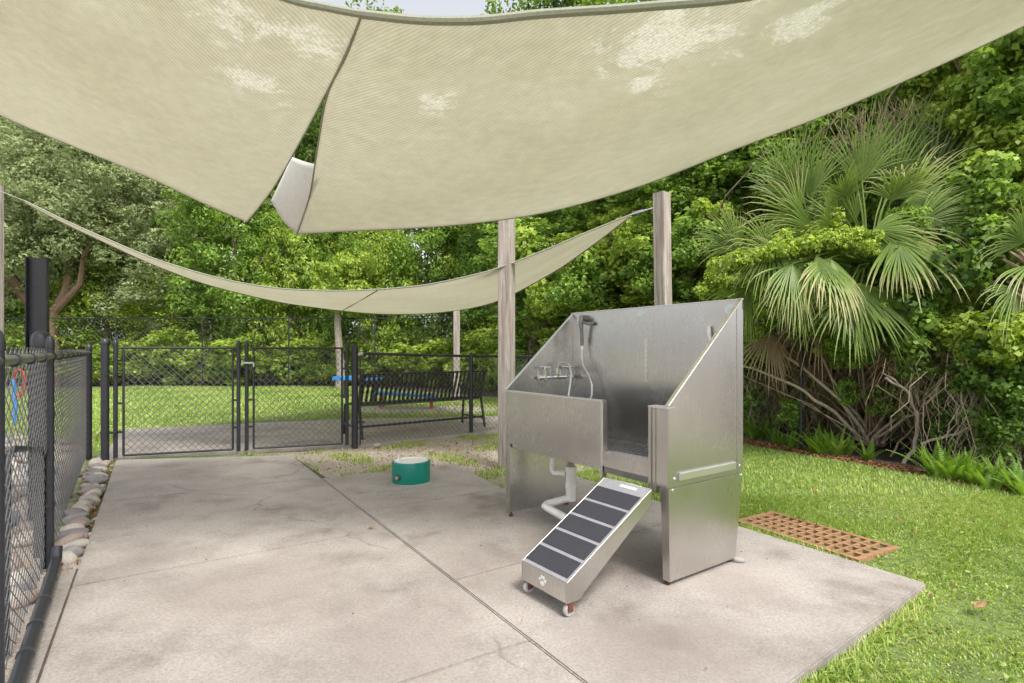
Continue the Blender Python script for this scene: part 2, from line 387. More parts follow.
# ------------------------------------------------------------------ numpy foliage
def leaf_mesh(name, pos, nrm, size, shade, mat, aspect=.5, parent=None, kind=None, fold=.18):
    n = len(pos); r = np.random.RandomState(n)
    nrm = nrm/np.maximum(np.linalg.norm(nrm, axis=1, keepdims=True), 1e-6)
    t = r.normal(size=(n, 3)); t[:, 2] -= .4; t -= nrm*np.sum(t*nrm, 1, keepdims=True); t /= np.maximum(np.linalg.norm(t, axis=1, keepdims=True), 1e-6)
    b = np.cross(nrm, t); s = size[:, None]
    v = np.stack([pos-t*s*.5, pos+b*s*aspect*.5+nrm*s*fold-t*s*.05, pos+t*s*.5-nrm*s*.1, pos-b*s*aspect*.5+nrm*s*fold-t*s*.05], 1).reshape(-1, 3)
    me = bpy.data.meshes.new(name); me.vertices.add(4*n); me.vertices.foreach_set('co', v.astype(np.float32).ravel())
    me.loops.add(4*n); me.loops.foreach_set('vertex_index', np.arange(4*n, dtype=np.int32))
    me.polygons.add(n); me.polygons.foreach_set('loop_start', np.arange(0, 4*n, 4, dtype=np.int32)); me.polygons.foreach_set('loop_total', np.full(n, 4, np.int32))
    me.update(calc_edges=True)
    a = me.attributes.new('shade', 'FLOAT', 'POINT'); a.data.foreach_set('value', np.repeat(np.clip(shade, 0, 1), 4).astype(np.float32))
    me.materials.append(mat)
    return me
def clump_leaves(centres, radii, per, leaf, seed, up=.5, flat=.75):
    """leaves scattered in lumps; returns pos, normal, size, shade"""
    r = np.random.RandomState(seed); P = []; Nn = []; Sz = []; Sh = []
    for c, rad in zip(centres, radii):
        k = max(6, int(per*r.uniform(.6, 1.4)))
        d = r.normal(size=(k, 3)); d /= np.linalg.norm(d, axis=1, keepdims=True)
        q = d*(r.uniform(.35, 1.0, size=(k, 1))**.6)*rad; q[:, 2] *= flat
        nn = d*.8+np.array([0, 0, up])+r.normal(size=(k, 3))*.55
        P.append(c+q); Nn.append(nn); Sz.append(leaf*r.uniform(.6, 1.3, k)); Sh.append(np.clip(r.normal(.42, .26, k)+r.normal(0, .16), 0, 1))
    return np.concatenate(P), np.concatenate(Nn), np.concatenate(Sz), np.concatenate(Sh)
def ellipsoid_clumps(seed, n, R3, centre=(0, 0, 0), inner=.35):
    r = np.random.RandomState(seed); d = r.normal(size=(n, 3)); d /= np.linalg.norm(d, axis=1, keepdims=True)
    return np.array(centre)+d*np.array(R3)*(inner+(1-inner)*r.uniform(0, 1, (n, 1))**.5)*r.uniform(.8, 1.12, (n, 1))
def crown_proto(name, mat, lobes, nclump, per, leaf, crad, seed, aspect=.5):
    cs = []; rr = np.random.RandomState(seed+5)
    tot = sum(l[3]*l[4]*l[5] for l in lobes)
    for i, l in enumerate(lobes):
        cs.append(ellipsoid_clumps(seed+i, max(4, int(nclump*l[3]*l[4]*l[5]/tot)), l[3:6], l[0:3]))
    cs = np.concatenate(cs); cs[:, 2] = np.maximum(cs[:, 2], .15)
    p, n, s, h = clump_leaves(cs, crad*rr.uniform(.6, 1.4, len(cs)), per, leaf, seed)
    return leaf_mesh(name, p, n, s, h, mat, aspect)
def crown_obj(me, parent, loc=(0, 0, 0), rz=0, sc=(1, 1, 1), name='crown'):
    o = link(bpy.data.objects.new(name, me), parent); o.location = loc; o.rotation_euler = (0, 0, rz); o.scale = sc; return o

# tall tree crowns (canopy from low to high), unit about metres
protos = {
 'mid': crown_proto('crown', M_leafA, [(0, 0, 5, 2.6, 2.2, 4.2), (.8, .4, 8.5, 2.2, 2, 2.6), (-1.2, -.5, 3.0, 1.8, 1.5, 2.6)], 240, 105, .17, .52, 11),
 'bright': crown_proto('crown', M_leafB, [(0, 0, 4, 2.3, 2, 3.2), (1, -.3, 6.5, 1.8, 1.6, 2.4), (-1, -.8, 2.5, 1.4, 1.3, 2.0)], 200, 105, .15, .5, 23),
 'dark': crown_proto('crown', M_leafD, [(0, 0, 5.5, 2.7, 2.2, 5.4), (-.8, 0, 10, 2.4, 2, 3)], 240, 105, .18, .6, 37),
 'vine': crown_proto('crown', M_leafA, [(0, 0, 3.6, 1.2, 1.0, 3.8), (.3, -.2, 6.2, 1.0, .9, 1.8), (-.5, -.3, 1.6, .8, .7, 1.5)], 300, 120, .085, .24, 41, .75),
 'vineB': crown_proto('crown', M_leafB, [(0, 0, 3.2, 1.0, .9, 3.0), (.4, -.1, 5.4, 1.1, .8, 1.5)], 260, 110, .085, .22, 53, .75),
 'shrub': crown_proto('crown', M_leafB, [(0, 0, .8, .9, .8, .9), (.5, .2, 1.2, .6, .5, .6)], 70, 100, .11, .26, 61, .6),
 'oak': crown_proto('crown', M_leafC, [(0, 0, 6.0, 4.0, 2.5, 2.4), (-2.5, -.5, 4.6, 2.2, 2, 1.5), (2.6, -.6, 4.2, 2.1, 1.8, 1.7), (0, 0, 8.0, 3, 2, 1.8)], 430, 110, .13, .42, 71, .45),
}
def trunk_mb(h, r, seed, lean=.3, limbs=4):
    q = random.Random(seed); m = MB(); pts = []; rs = []
    ph = q.uniform(0, 6)
    for i in range(9):
        t = i/8; pts.append((lean*math.sin(ph+t*2.4)*t+q.uniform(-.03, .03), lean*math.cos(ph+t*2)*t, -.1+h*t)); rs.append(r*(1.25 if i == 0 else 1)*(1-.7*t))
    m.tube(pts, rs, 10)
    for k in range(limbs):
        i = q.randint(3, 7); p = Vector(pts[i]); a = q.uniform(0, 6.28); L = q.uniform(.8, 1.9); r0 = rs[i]*.55
        seg = [p, p+Vector((math.cos(a)*L*.4, math.sin(a)*L*.4, L*.35)), p+Vector((math.cos(a)*L*.8, math.sin(a)*L*.8, L*.8)), p+Vector((math.cos(a+.3)*L, math.sin(a+.3)*L, L*1.3))]
        m.tube(seg, [r0, r0*.75, r0*.45, r0*.15], 7)
    return m
trunk_me = {}
def tree(name, label, kind, x, y, sc=1.0, rz=0, sz=None, group=None, bark=None, tr=.16, cat='tree', zc=0, lean=.3):
    t = thing(name, label, cat, (x, y, gh(x, y)), 0, group)
    key = (kind, tr)
    if key not in trunk_me:
        h = {'vine': 6.5, 'vineB': 5.5, 'shrub': 1.2, 'oak': 6}.get(kind, 10)
        trunk_me[key] = trunk_mb(h, tr, len(trunk_me)+3, lean, 5).build('trunk', bark or M_bark, t, smooth=True)
        tk = trunk_me[key]
    else:
        tk = trunk_me[key].copy(); C.objects.link(tk); tk.parent = t
    tk.rotation_euler = (0, 0, rz*1.7); tk.scale = (sc, sc, (sz or sc))
    crown_obj(protos[kind], t, (0, 0, zc), rz, (sc, sc, sz or sc))
    return t

# ------------------------------------------------------------------ background woods
bgl = 'tall broadleaf tree among the close-grown woods behind the far black fence'
bg_spots = [  # px, Y, kind, scale, sz
 (-60, 25, 'dark', 1.2, 1.25), (40, 27, 'mid', 1.3, 1.35), (130, 26, 'dark', 1.1, 1.3), (215, 25, 'mid', 1.2, 1.3), (300, 27, 'dark', 1.2, 1.3), (385, 25, 'dark', 1.1, 1.3),
 (470, 26, 'mid', 1.2, 1.35), (550, 22, 'dark', 1.2, 1.3), (635, 20, 'mid', 1.1, 1.35), (720, 17, 'dark', 1.0, 1.2), (800, 15, 'mid', 1.0, 1.15), (880, 13.5, 'dark', .95, 1.1), (960, 12.5, 'mid', .9, 1.1), (1050, 11.5, 'dark', .9, 1.05), (1150, 10.5, 'mid', .9, 1.0),
 (0, 31, 'dark', 1.4, 1.6), (170, 32, 'dark', 1.4, 1.6), (340, 32, 'dark', 1.4, 1.6), (500, 31, 'dark', 1.4, 1.6)]
for i, (px, Y, k, s, sz) in enumerate(bg_spots):
    tree('forest_tree', bgl, k, (px-512)*Y/F, Y, s, i*1.3, sz, 'tall trees standing behind the front row of woods')
front = [
 (110, 21.2, 'bright', .95, .75, 'bushy yellow-green tree behind the fence, left of the dark tree over the first gate', .0),
 (165, 20.6, 'bright', .8, .62, 'low bright green tree directly behind the first gate', .0),
 (232, 19.6, 'mid', .78, .86, 'dark glossy leaved tree rising under the hanging corner of the shade sail', .0),
 (290, 20.3, 'bright', .62, .90, 'slim light green tree beside the slit between the two sail panels', .0),
 (330, 20.8, 'mid', .72, .8, 'mid green tree between the slim light tree and the bare pale trunk', .0),
 (392, 19.6, 'bright', .60, .74, 'light green creeper covered tree just left of the seam in the low sail', .0),
 (440, 19.9, 'mid', .72, .78, 'mid green tree straight behind the black bench', .0),
 (498, 17.6, 'dark', .62, .6, 'dark green tree behind the right end of the black bench', .0),
 (470, 21.0, 'bright', .7, 1.0, 'tall light green tree showing over the low sail, left of the middle wood post', .0),
]
for i, (px, Y, k, s, sz, lab, zc) in enumerate(front):
    tree('broadleaf_tree', lab, k, (px-512)*Y/F, Y, s, i*2.1, sz, None, zc=zc)
# pale slim trunk showing in front of the woods
t = thing('slim_tree', 'slim bare pale trunk at the lawn edge, seen through the second gate', 'tree', ((340-512)*17.9/F, 17.9, -.02))
MB().tube([(0, 0, -.1), (.02, 0, .6), (-.03, 0, 1.3), (-.08, 0, 2.1), (-.05, 0, 2.9), (-.12, 0, 3.6)], [.17, .13, .12, .11, .09, .05], 10).build('trunk', M_palebark, t, smooth=True)
crown_obj(protos['shrub'], t, (0, 0, 2.3), 1, (1.3, 1, 1.3))
# undergrowth
ug = [(60, 20.5), (100, 19.6), (150, 20), (200, 19.3), (250, 19.6), (292, 20), (330, 19.4), (375, 19.9), (415, 19.2), (455, 18.8), (485, 17.5), (515, 16), (545, 14.6), (20, 20)]
ugl = ['just right of the steel channel post', 'over the gate post nearest the stones', 'behind the left half of the first gate', 'behind the right half of the first gate', 'behind the gap between the two gates', 'behind the middle of the second gate', 'beside the bare pale trunk', 'over the left end of the bench', 'over the middle of the bench', 'beside the farthest wood post', 'over the right end of the bench', 'just right of the wood post beside the tub', 'over the tap side of the tub', 'left of the steel channel post']
for i, (px, Y) in enumerate(ug):
    tree('undergrowth_shrub', 'leafy shrub at the far lawn edge, '+ugl[i], 'shrub', (px-512)*Y/F, Y, rng.uniform(1.1, 1.6), i*1.1, rng.uniform(.9, 1.5), 'shrubs along the far lawn edge', tr=.05, cat='shrub')

# oak on the left with visible crooked limbs
t = thing('oak_tree', 'grey-green oak with crooked forking limbs at far left behind the tall fence', 'tree', ((50-512)*19.6/F, 19.6, 0))
def oakpt(px, py, dy=0): p = at(px, py, 19.6+dy); return (p.x-t.location.x, dy, p.z)
m = MB()
m.tube([oakpt(52, 392), oakpt(52, 360), oakpt(48, 330), oakpt(40, 312), oakpt(22, 292), oakpt(5, 270), oakpt(-20, 245), oakpt(-40, 215)], [.34, .28, .25, .23, .2, .17, .13, .08], 10)
m.tube([oakpt(47, 326), oakpt(30, 298, .2), oakpt(12, 285, .3), oakpt(0, 262, .5), oakpt(-4, 220, .5)], [.16, .12, .1, .08, .04], 8)
m.tube([oakpt(50, 340), oakpt(56, 310), oakpt(66, 292), oakpt(72, 262), oakpt(76, 235), oakpt(86, 200), oakpt(80, 170)], [.22, .18, .15, .13, .1, .07, .04], 9)
m.tube([oakpt(54, 314), oakpt(68, 298, -.3), oakpt(80, 284, -.4), oakpt(84, 255, -.4), oakpt(104, 225, -.4), oakpt(122, 195, -.4)], [.13, .12, .1, .08, .06, .03], 8)
m.build('trunk', M_oakbark, t, smooth=True)
crown_obj(protos['oak'], t, (1.0, .3, -.4), .2, (1.15, 1, 1.05))
crown_obj(protos['oak'], t, (-1.0, 1.2, .6), 2.5, (1.05, 1, 1.05))

# vine-clad trees and hedge on the right, rooted along the mulch line
vines = [  # px, Y, kind, s, sz, label
 (1110, 5.9, 'vine', .95, .95, 'vine smothered tree at the far right edge of the photo'),
 (1010, 6.7, 'vineB', 1.0, 1.05, 'bright leafed climbing vine column rising above the right-hand palm'),
 (930, 8.0, 'vine', 1.1, 1.05, 'dark vine column standing between and behind the two palms'),
 (850, 8.6, 'vine', 1.1, 1.0, 'vine covered tree right behind the larger palm'),
 (775, 9.2, 'vine', 1.1, .95, 'dark vine covered tree behind the top right corner of the steel tub'),
 (700, 10.0, 'vine', 1.15, .80, 'vine covered tree immediately right of the wood post behind the tub'),
 (640, 11.2, 'vineB', 1.25, .62, 'light green vine thicket left of the wood post behind the tub'),
 (585, 12.2, 'vineB', 1.25, .64, 'light green vine thicket above the sloping left side of the tub'),
 (540, 13.2, 'vine', 1.2, .66, 'vine thicket just right of the middle wood post'),
 (665, 11.8, 'vine', 1.4, .95, 'taller dark vine mass behind the light green thicket'),
 (600, 13.6, 'vine', 1.5, 1.05, 'tall vine mass showing under the sail between the two wood posts'),
]
for i, (px, Y, k, s, sz, lab) in enumerate(vines):
    tree('vine_covered_tree', lab, k, (px-512)*Y/F, Y, s, i*1.9+.5, sz, None, tr=.1, cat='tree')
# dark brown dead vine curtains
def hanging_tangle(name, label, c, w, h, n, seed, mat, rad=.0026, bottom=.3):
    q = random.Random(seed); m = MB()
    for i in range(n):
        x = q.gauss(0, w*.45); y = q.gauss(0, .12); z = h*q.uniform(.6, 1); L = z*q.uniform(.4, 1-bottom)
        pts = [(x, y, z)]; 
        for k in range(4):
            x += q.gauss(0, .09); y += q.gauss(0, .08); pts.append((x, y, z-L*(k+1)/4))
        m.tube(pts, [rad*q.uniform(.6, 1.6)]*5, 4, cap=False)
    o = m.build(name, mat, None, fix=False); o.location = c; tag(o, label, 'dead vines')
    return o
for i, (px, Y, z0, w_, h_, n_, lab) in enumerate([
 (905, 7.1, 3.2, 1.1, 1.3, 240, 'dry brown vine curtain hanging above the larger palm'),
 (975, 5.9, .15, .9, 1.3, 420, 'dead brown stems tangled below the right-hand palm'),
 (770, 7.6, .3, .6, 1.7, 180, 'dry stems hanging behind the right side of the steel tub'),
 (650, 10.6, .3, .6, 2.0, 70, 'dry brown stems beside the wood post behind the tub'),
 (560, 12.2, .1, .8, 2.0, 80, 'dry brown stems seen over the left slope of the tub'),
 (890, 6.9, .1, 1.1, 1.7, 300, 'dead brown stems in the shade under the larger palm'), (820, 7.3, .1, .9, 1.5, 260, 'thin brown stems tangled behind the thin hedge post')]):
    hanging_tangle('dead_vines', lab, ((px-512)*Y/F, Y, z0), w_, h_, n_, 40+i, M_brown)

for i, (px, Y, lab) in enumerate([(945, 6.3, 'brown twigs between the large palm and the small palm'), (1000, 5.5, 'brown twigs behind the right-hand ferns'), (850, 7.1, 'brown twigs left of the bare stems'), (790, 7.8, 'brown twigs behind the left-hand ferns')]):
    hanging_tangle('dead_vines', lab, ((px-512)*Y/F, Y, -.02), .7, 1.25, 260, 70+i, M_twig if i % 2 else M_brown, rad=.0022, bottom=.0)
# low leafy fill at the hedge foot (creeper patches)
cp = crown_proto('creeper', M_leafA, [(0, 0, .5, .55, .35, .55)], 34, 60, .075, .17, 87, .8)
cpB = crown_proto('creeper', M_leafB, [(0, 0, .4, .6, .3, .35)], 34, 70, .075, .15, 88, .8)
cpD = crown_proto('creeper', M_leafD, [(0, 0, .7, .8, .4, .8)], 50, 60, .085, .2, 89, .8)
creep = [  # px,py(centre height),Y,mesh,scale
 (772, 300, 6.9, cp, 1), (1000, 330, 5.2, cpB, .8), (1025, 400, 5.1, cpD, .7), (925, 350, 6.0, cp, .8), (905, 300, 6.2, cpD, 1), (985, 350, 5.4, cpB, .5), (955, 330, 5.7, cpB, .55), (880, 395, 7.3, cpD, .9),
 (760, 380, 7.9, cpD, 1), (800, 370, 7.7, cpD, 1), (840, 330, 7.2, cp, .9), (1010, 240, 5.7, cp, 1), (1015, 150, 6.1, cpB, 1.1), (980, 205, 6.1, cp, .9), (960, 110, 6.8, cpB, .7), (1000, 90, 6.3, cp, 1.1), (755, 350, 7.2, cp, .6), (855, 352, 6.3, cp, .5), (862, 300, 6.1, cpB, .5), (885, 405, 6.35, cp, .4), (845, 395, 6.5, cp, .35), (915, 385, 6.1, cp, .4), (945, 400, 5.9, cp, .35), (790, 415, 6.9, cp, .35), (960, 430, 5.7, cpD, .4), (930, 425, 6.9, cpD, .8), (985, 430, 6.3, cpD, .8), (760, 425, 8.4, cp, .8), (820, 425, 7.9, cpD, .8), (900, 430, 7.5, cpD, .7), (800, 320, 6.5, cp, .6), (830, 345, 6.4, cpB, .35), (865, 240, 5.9, cpB, .42), (905, 228, 6.0, cp, .4), (838, 238, 5.9, cpB, .35), (770, 300, 6.2, cpB, .45), (745, 330, 6.7, cpB, .4), (1005, 440, 5.2, cpD, .45)]
def spot(px, py):
    v = 'above' if py < 160 else 'level with the crown' if py < 270 else 'just below the fronds' if py < 345 else 'halfway down to the ferns' if py < 415 else 'close above the ferns'
    h = 'beside the back edge of the tub' if px < 765 else 'just left of the thin hedge post' if px < 790 else 'at the thin hedge post' if px < 830 else 'in front of the large palm trunk' if px < 866 else 'right of the large palm trunk' if px < 900 else 'over the crooked grey branch' if px < 935 else 'between the two palms' if px < 972 else 'left of the small palm' if px < 1004 else 'at the right photo edge'
    if px == 838: h = 'left of the large palm hub'
    return v+(' the palms, ' if v == 'above' else ', ')+h
used = set()
for i, (px, py, Y, me_, s) in enumerate(creep):
    p = at(px, py, Y); o = bpy.data.objects.new('creeper', me_); C.objects.link(o); o.location = (p.x, p.y, p.z-.45*s); o.scale = (s, s, s); o.rotation_euler = (0, 0, i*1.3)
    tag(o, {cp: 'mid green', cpB: 'bright yellow-green', cpD: 'dark green'}[me_]+' creeper '+spot(px, py)+(', right' if (me_.name, spot(px, py)) in used else ''), 'creeper', 'creepers in the right-hand hedge'); used.add((me_.name, spot(px, py)))

for i, (px, py, Y, k_, lab) in enumerate([(575, 288, 10.6, 1.2, 'above the tap side of the tub'), (605, 262, 10.8, 1.3, 'under the right end of the low sail'), (632, 240, 9.8, 1.0, 'left of the wood post behind the tub'), (690, 250, 8.9, .8, 'right of the wood post behind the tub'),
   (705, 215, 9.0, .8, 'below the big sail, left of the large palm'), (545, 300, 12.0, 1.3, 'right of the wood post beside the tub'), (650, 280, 9.6, .9, 'above the middle of the tub back'), (720, 285, 8.2, .7, 'above the back corner of the tub'), (530, 255, 12.5, 1.5, 'behind the low sail near its right end')]):
    p = at(px, py, Y); o = bpy.data.objects.new('creeper', cpB if i % 3 else cp); C.objects.link(o); o.location = (p.x, p.y, p.z-.4*k_); o.scale = (k_,)*3; o.rotation_euler = (0, 0, i*2.2)
    tag(o, 'light green creeper on the vine wall '+lab, 'creeper', 'creepers on the vine wall')
# ------------------------------------------------------------------ palms
def fan_leaf(q, axis, side, Lr, n=34, spread=2.0, droop=.5, tipc=.3, dead=False, tone=0):
    """fan of folded leaflets with hub at origin -> verts, faces, shades"""
    vs = []; fs = []; sh = []
    axis = axis.normalized(); side = (side-axis*side.dot(axis)).normalized(); nrm = axis.cross(side)
    for i in range(n):
        a = (i/(n-1)-.5)*2*spread*.5+q.uniform(-.03, .03); L = Lr*1.08*(1-.25*abs(a)/(spread*.5))*q.uniform(.72, 1.12)
        d0 = axis*math.cos(a)+side*math.sin(a)+nrm*.12*math.cos(a*3)
        wv = (side*math.cos(a)-axis*math.sin(a)).normalized(); p = Vector((0, 0, 0)); d = d0.normalized(); segs = 7; b = len(vs); ti = q.uniform(-.15, .25)
        fuse = .36
        for k in range(segs+1):
            t = k/segs; 
            w_ = .48*Lr*spread/n*min(t, fuse)*1.05 if t <= fuse else .48*Lr*spread/n*fuse*(1-(t-fuse)/(1-fuse))**.7
            w_ = max(w_, .0012)
            up = nrm*w_*.55
            vs += [p-wv*w_, p+up, p+wv*w_]; s_ = max(0, min(1, .22+tone+ti*.5+tipc*max(0, t-.35)*1.6+q.uniform(-.05, .05))); sh += [s_]*3
            p = p+d*(L/segs)
            if t > fuse*.8: d = (d+Vector((0, 0, -1))*droop*(t-.2)*q.uniform(.5, 1.8)).normalized()
            else: d = (d+Vector((0, 0, -1))*droop*.06).normalized()
        for k in range(segs):
            o = b+3*k; fs += [(o, o+1, o+4, o+3), (o+1, o+2, o+5, o+4)]
    return vs, fs, sh
def add_frond(parent, base, hub, axis, side, Lr, seed, mat, **kw):
    q = random.Random(seed); vs, fs, sh = fan_leaf(q, axis, side, Lr, **kw)
    hubv = Vector(hub); vs = [v+hubv for v in vs]
    me = bpy.data.meshes.new('frond'); nb = len(vs)
    m = MB(); b = Vector(base); mid = (b+hubv)/2+Vector((0, 0, .12*(hubv-b).length)); m.tube([b, mid, hubv, hubv+axis.normalized()*.12], [.014, .011, .008, .003], 6)
    allv = [tuple(v) for v in vs]+m.v; allf = fs+[tuple(i+nb for i in f) for f in m.f]
    me.from_pydata(allv, [], allf); me.materials.append(mat)
    a = me.attributes.new('shade', 'FLOAT', 'POINT'); a.data.foreach_set('value', sh+[.45]*len(m.v))
    return link(bpy.data.objects.new('frond', me), parent)
def palm(label, base, crown_px, Yc, fans, seed):
    p = at(crown_px[0], crown_px[1], Yc); t = thing('fan_palm', label, 'palm tree', (base[0], base[1], -.03))
    loc = Vector(base); cr = p-loc
    m = MB(); pts = [Vector((0, 0, -.1)), cr*.35+Vector((.08, 0, 0)), cr*.7+Vector((.03, 0, 0)), cr]
    m.tube(pts, [.12, .10, .11, .10], 12)
    q = random.Random(seed)
    for k in range(46):   # old boot stubs
        f = q.uniform(.25, 1); a = q.uniform(0, 6.28); c = cr*f; d = Vector((math.cos(a), math.sin(a), .9)).normalized()
        m.tube([c+d*.08, c+d*q.uniform(.2, .34)], [.028, .012], 5)
    m.build('trunk', M_brown, t, smooth=False)
    fans = fans+[(px+q.uniform(-16, 16), py+q.uniform(-14, 14), dy+q.uniform(-.15, .2), ang+q.uniform(-30, 30), L*q.uniform(.6, .95), min(1.1, dr*q.uniform(.9, 1.5)), tipc*q.uniform(.9, 1.2), fwd*q.uniform(.5, 1.2)) for (px, py, dy, ang, L, dr, tipc, fwd) in fans if tipc < 2 and seed == 3]
    if seed == 5: fans = [(px+10, py, dy, ang, L*.85, dr, tipc, fwd) for k_, (px, py, dy, ang, L, dr, tipc, fwd) in enumerate(fans) if k_ in (0, 2, 3, 5, 8, 9)]
    for i, (px, py, dy, ang, L, dr, tipc, fwd) in enumerate(fans):
        h = at(px, py, Yc+dy)-loc; a = R(ang)
        ax = Vector((math.cos(a), -fwd, math.sin(a))); sd_ = Vector((-math.sin(a), .25, math.cos(a)))
        add_frond(t, cr, h, ax, sd_, L, seed*100+i, M_palm if tipc < 2 else M_deadpalm, droop=dr, tipc=min(tipc, 1), spread=q.uniform(1.4, 2.5), n=q.randint(20, 28), tone=q.uniform(-.15, .15)-(.12 if dr < .36 else 0))
    return t
# fans: hub px, hub py, dY, image angle of mid axis, length, droop, tip paleness, lean towards viewer
palm('large fan palm with many upright and drooping fronds behind the lawn, right of the tub', (4.75, 7.15, 0), (868, 262), 6.4, [
 (862, 180, .1, 88, .95, .22, .25, .05), (884, 188, .3, 70, .9, .2, .25, 0), (930, 178, .2, 62, .95, .2, .2, 0), (912, 170, .4, 95, .9, .2, .2, .1), (905, 200, -.2, 25, .95, .45, .5, .2),
 (812, 196, 0, 112, .8, .3, .45, .1), (800, 215, -.1, 150, .8, .45, .6, .3), (842, 196, -.3, 130, .55, .5, .5, .9), (830, 222, -.3, 165, .6, .45, .55, .8), (795, 190, .2, 95, .8, .35, .5, 0),
 (870, 232, -.4, -20, .9, .75, .75, .5), (915, 215, -.3, 10, .9, .8, .8, .3), (895, 235, -.5, -60, .9, .7, .75, .6), (940, 240, -.2, -30, .85, .7, .7, .3), (905, 198, -.4, 100, .7, 1.1, .85, .6),
 (860, 285, -.4, -70, .95, .35, .35, .5), (868, 288, -.3, -45, .9, .4, .3, .3), (850, 290, -.4, -110, .9, .45, .35, .4), (830, 255, -.5, -95, .85, .7, .8, .5), (800, 262, -.4, -120, .85, .6, .7, .4),
 (770, 250, -.3, 170, .75, .8, .8, .3), (790, 272, -.4, -100, .8, .5, .55, .3), (760, 262, -.2, 130, .7, .8, .7, .2), (748, 285, -.1, -120, .85, .5, .5, .2), (780, 250, -.3, -80, .9, .6, .6, .4), (740, 245, 0, 140, .55, .3, .6, .1),
 (850, 210, .4, 140, .9, .3, .3, -.2), (880, 300, .1, -80, .9, .4, 3, .1), (820, 300, .1, -100, .9, .4, 3, .1), (930, 335, -.2, -60, .8, .6, 3, .2), (955, 350, -.3, -85, .7, .6, 3, .1), (905, 345, -.1, -100, .75, .5, 3, .1), (770, 330, .2, -95, .8, .5, 3, .1)], 3)
palm('smaller fan palm with pale drooping fronds, cut by the right edge of the photo', (5.15, 5.35, 0), (1035, 262), 5.35, [
 (1015, 240, -.1, 150, .75, .8, .8, .3), (1008, 246, -.2, 200, .7, .9, .8, .4), (1020, 262, -.2, -110, .85, .6, .7, .5), (1005, 285, -.3, -120, .7, .6, .6, .3), (1040, 230, .1, 80, .8, .3, .4, 0), (1050, 260, -.2, -60, .8, .6, .7, .3),
 (1020, 225, .2, 120, .7, .4, .4, .1), (1025, 290, 0, -95, .8, .5, .4, .1), (1060, 240, 0, 20, .8, .6, .5, .1), (1030, 300, .1, -90, .8, .4, 3, .1)], 5)
# bright vine draped over the palm's lower left
p = at(795, 262, 6.05)
vm = crown_proto('vine_drape', M_leafB, [(-.1, 0, 0, .5, .25, .14), (-.45, 0, -.16, .3, .2, .32), (-.25, 0, .1, .22, .15, .16), (.15, 0, .08, .2, .15, .18), (.35, .05, .10, .25, .2, .22), (.62, .1, .15, .2, .15, .35), (-.5, 0, .12, .15, .12, .18), (-.75, 0, -.1, .2, .15, .12), (-.25, -.05, -.35, .16, .1, .3), (.1, -.05, -.3, .14, .1, .3), (-.05, 0, .2, .2, .12, .15), (-.6, 0, -.5, .14, .1, .35)], 170, 55, .058, .12, 93, .6)
for v in (vm,):
    o = bpy.data.objects.new('draped_vine', v); C.objects.link(o); o.location = p; o.rotation_euler = (0, -.22, 0); tag(o, 'bright yellow-green vine draped over the lower left fronds of the large palm', 'vine')
co = np.zeros(len(vm.vertices)*3, np.float32); vm.vertices.foreach_get('co', co)

# bare radiating stems
def W(px, py, Y): return at(px, py, Y)
t = thing('bare_shrub', 'leafless shrub with pale stems fanning out from one base under the large palm', 'shrub', tuple(G(872, 449)))
def stem(pts, r0, r1, mat=M_twig, name='stem'):
    P = [W(*p)-t.location for p in pts]
    P[0].z = max(P[0].z, 0)
    q = random.Random(len(pts)*7+int(pts[-1][0])); out = []
    for a, b in zip(P[:-1], P[1:]):
        for k in range(3): out.append(a.lerp(b, k/3)+Vector((q.gauss(0, .008), q.gauss(0, .008), q.gauss(0, .008))))
    out.append(P[-1]); n = len(out)
    return MB().tube(out, [r0+(r1-r0)*i/(n-1) for i in range(n)], 7).build(name, mat, t, smooth=True)
Yb = 6.6
stem([(868, 440, Yb), (840, 400, Yb-.1), (806, 370, 6.7), (775, 350, 6.8), (744, 366, 7.0)][:4]+[(744, 338, 6.9)], .022, .012)
stem([(860, 440, Yb), (835, 414, 6.6), (804, 391, 6.6), (775, 377, 6.7), (742, 366, 6.8)], .022, .014)
stem([(868, 432, Yb), (850, 405, 6.5), (833, 380, 6.5), (820, 352, 6.5), (812, 335, 6.6)], .018, .008, M_palebark)
stem([(869, 427, Yb), (865, 395, 6.5), (862, 360, 6.5), (860, 330, 6.5)], .015, .008, M_palebark)
stem([(872, 440, Yb), (900, 415, 6.3), (935, 390, 6.1), (960, 372, 5.9), (984, 359, 5.8)], .018, .01)
stem([(874, 440, Yb), (905, 417, 6.2), (950, 405, 6.0), (985, 398, 5.8), (1010, 391, 5.7)], .018, .01)
stem([(868, 440, Yb), (850, 420, 6.7), (830, 400, 6.9), (800, 385, 7.0), (780, 372, 7.0)], .014, .006, M_brown)
stem([(866, 436, Yb), (838, 390, 6.9), (800, 372, 7.0), (752, 352, 7.1)], .016, .008, M_brown)
stem([(890, 460, 6.2), (905, 435, 6.2), (925, 415, 6.1), (950, 380, 6.0), (975, 340, 5.9)], .012, .006, M_brown)
for i in range(20):
    q = rng; a = q.uniform(30, 150); L = q.uniform(60, 150); x0 = 872+q.uniform(-12, 14)
    stem([(x0, 444, Yb), (x0+math.cos(R(a))*L*.5+q.uniform(-10, 10), 444-math.sin(R(a))*L*.5, Yb-.1), (x0+math.cos(R(a))*L*1.2, 444-math.sin(R(a))*L, Yb+.1)], q.uniform(.005, .011), .003, rng.choice([M_twig, M_brown, M_brown]))
t = thing('curved_branch', 'crooked grey branch arching up from the mulch at the lawn edge', 'branch', tuple(G(904, 467)))
stem([(904, 467, 5.75), (914, 450, 5.8), (917, 425, 5.8), (914, 405, 5.8), (905, 390, 5.8), (886, 378, 5.8)], .020, .012, M_palebark, 'branch')
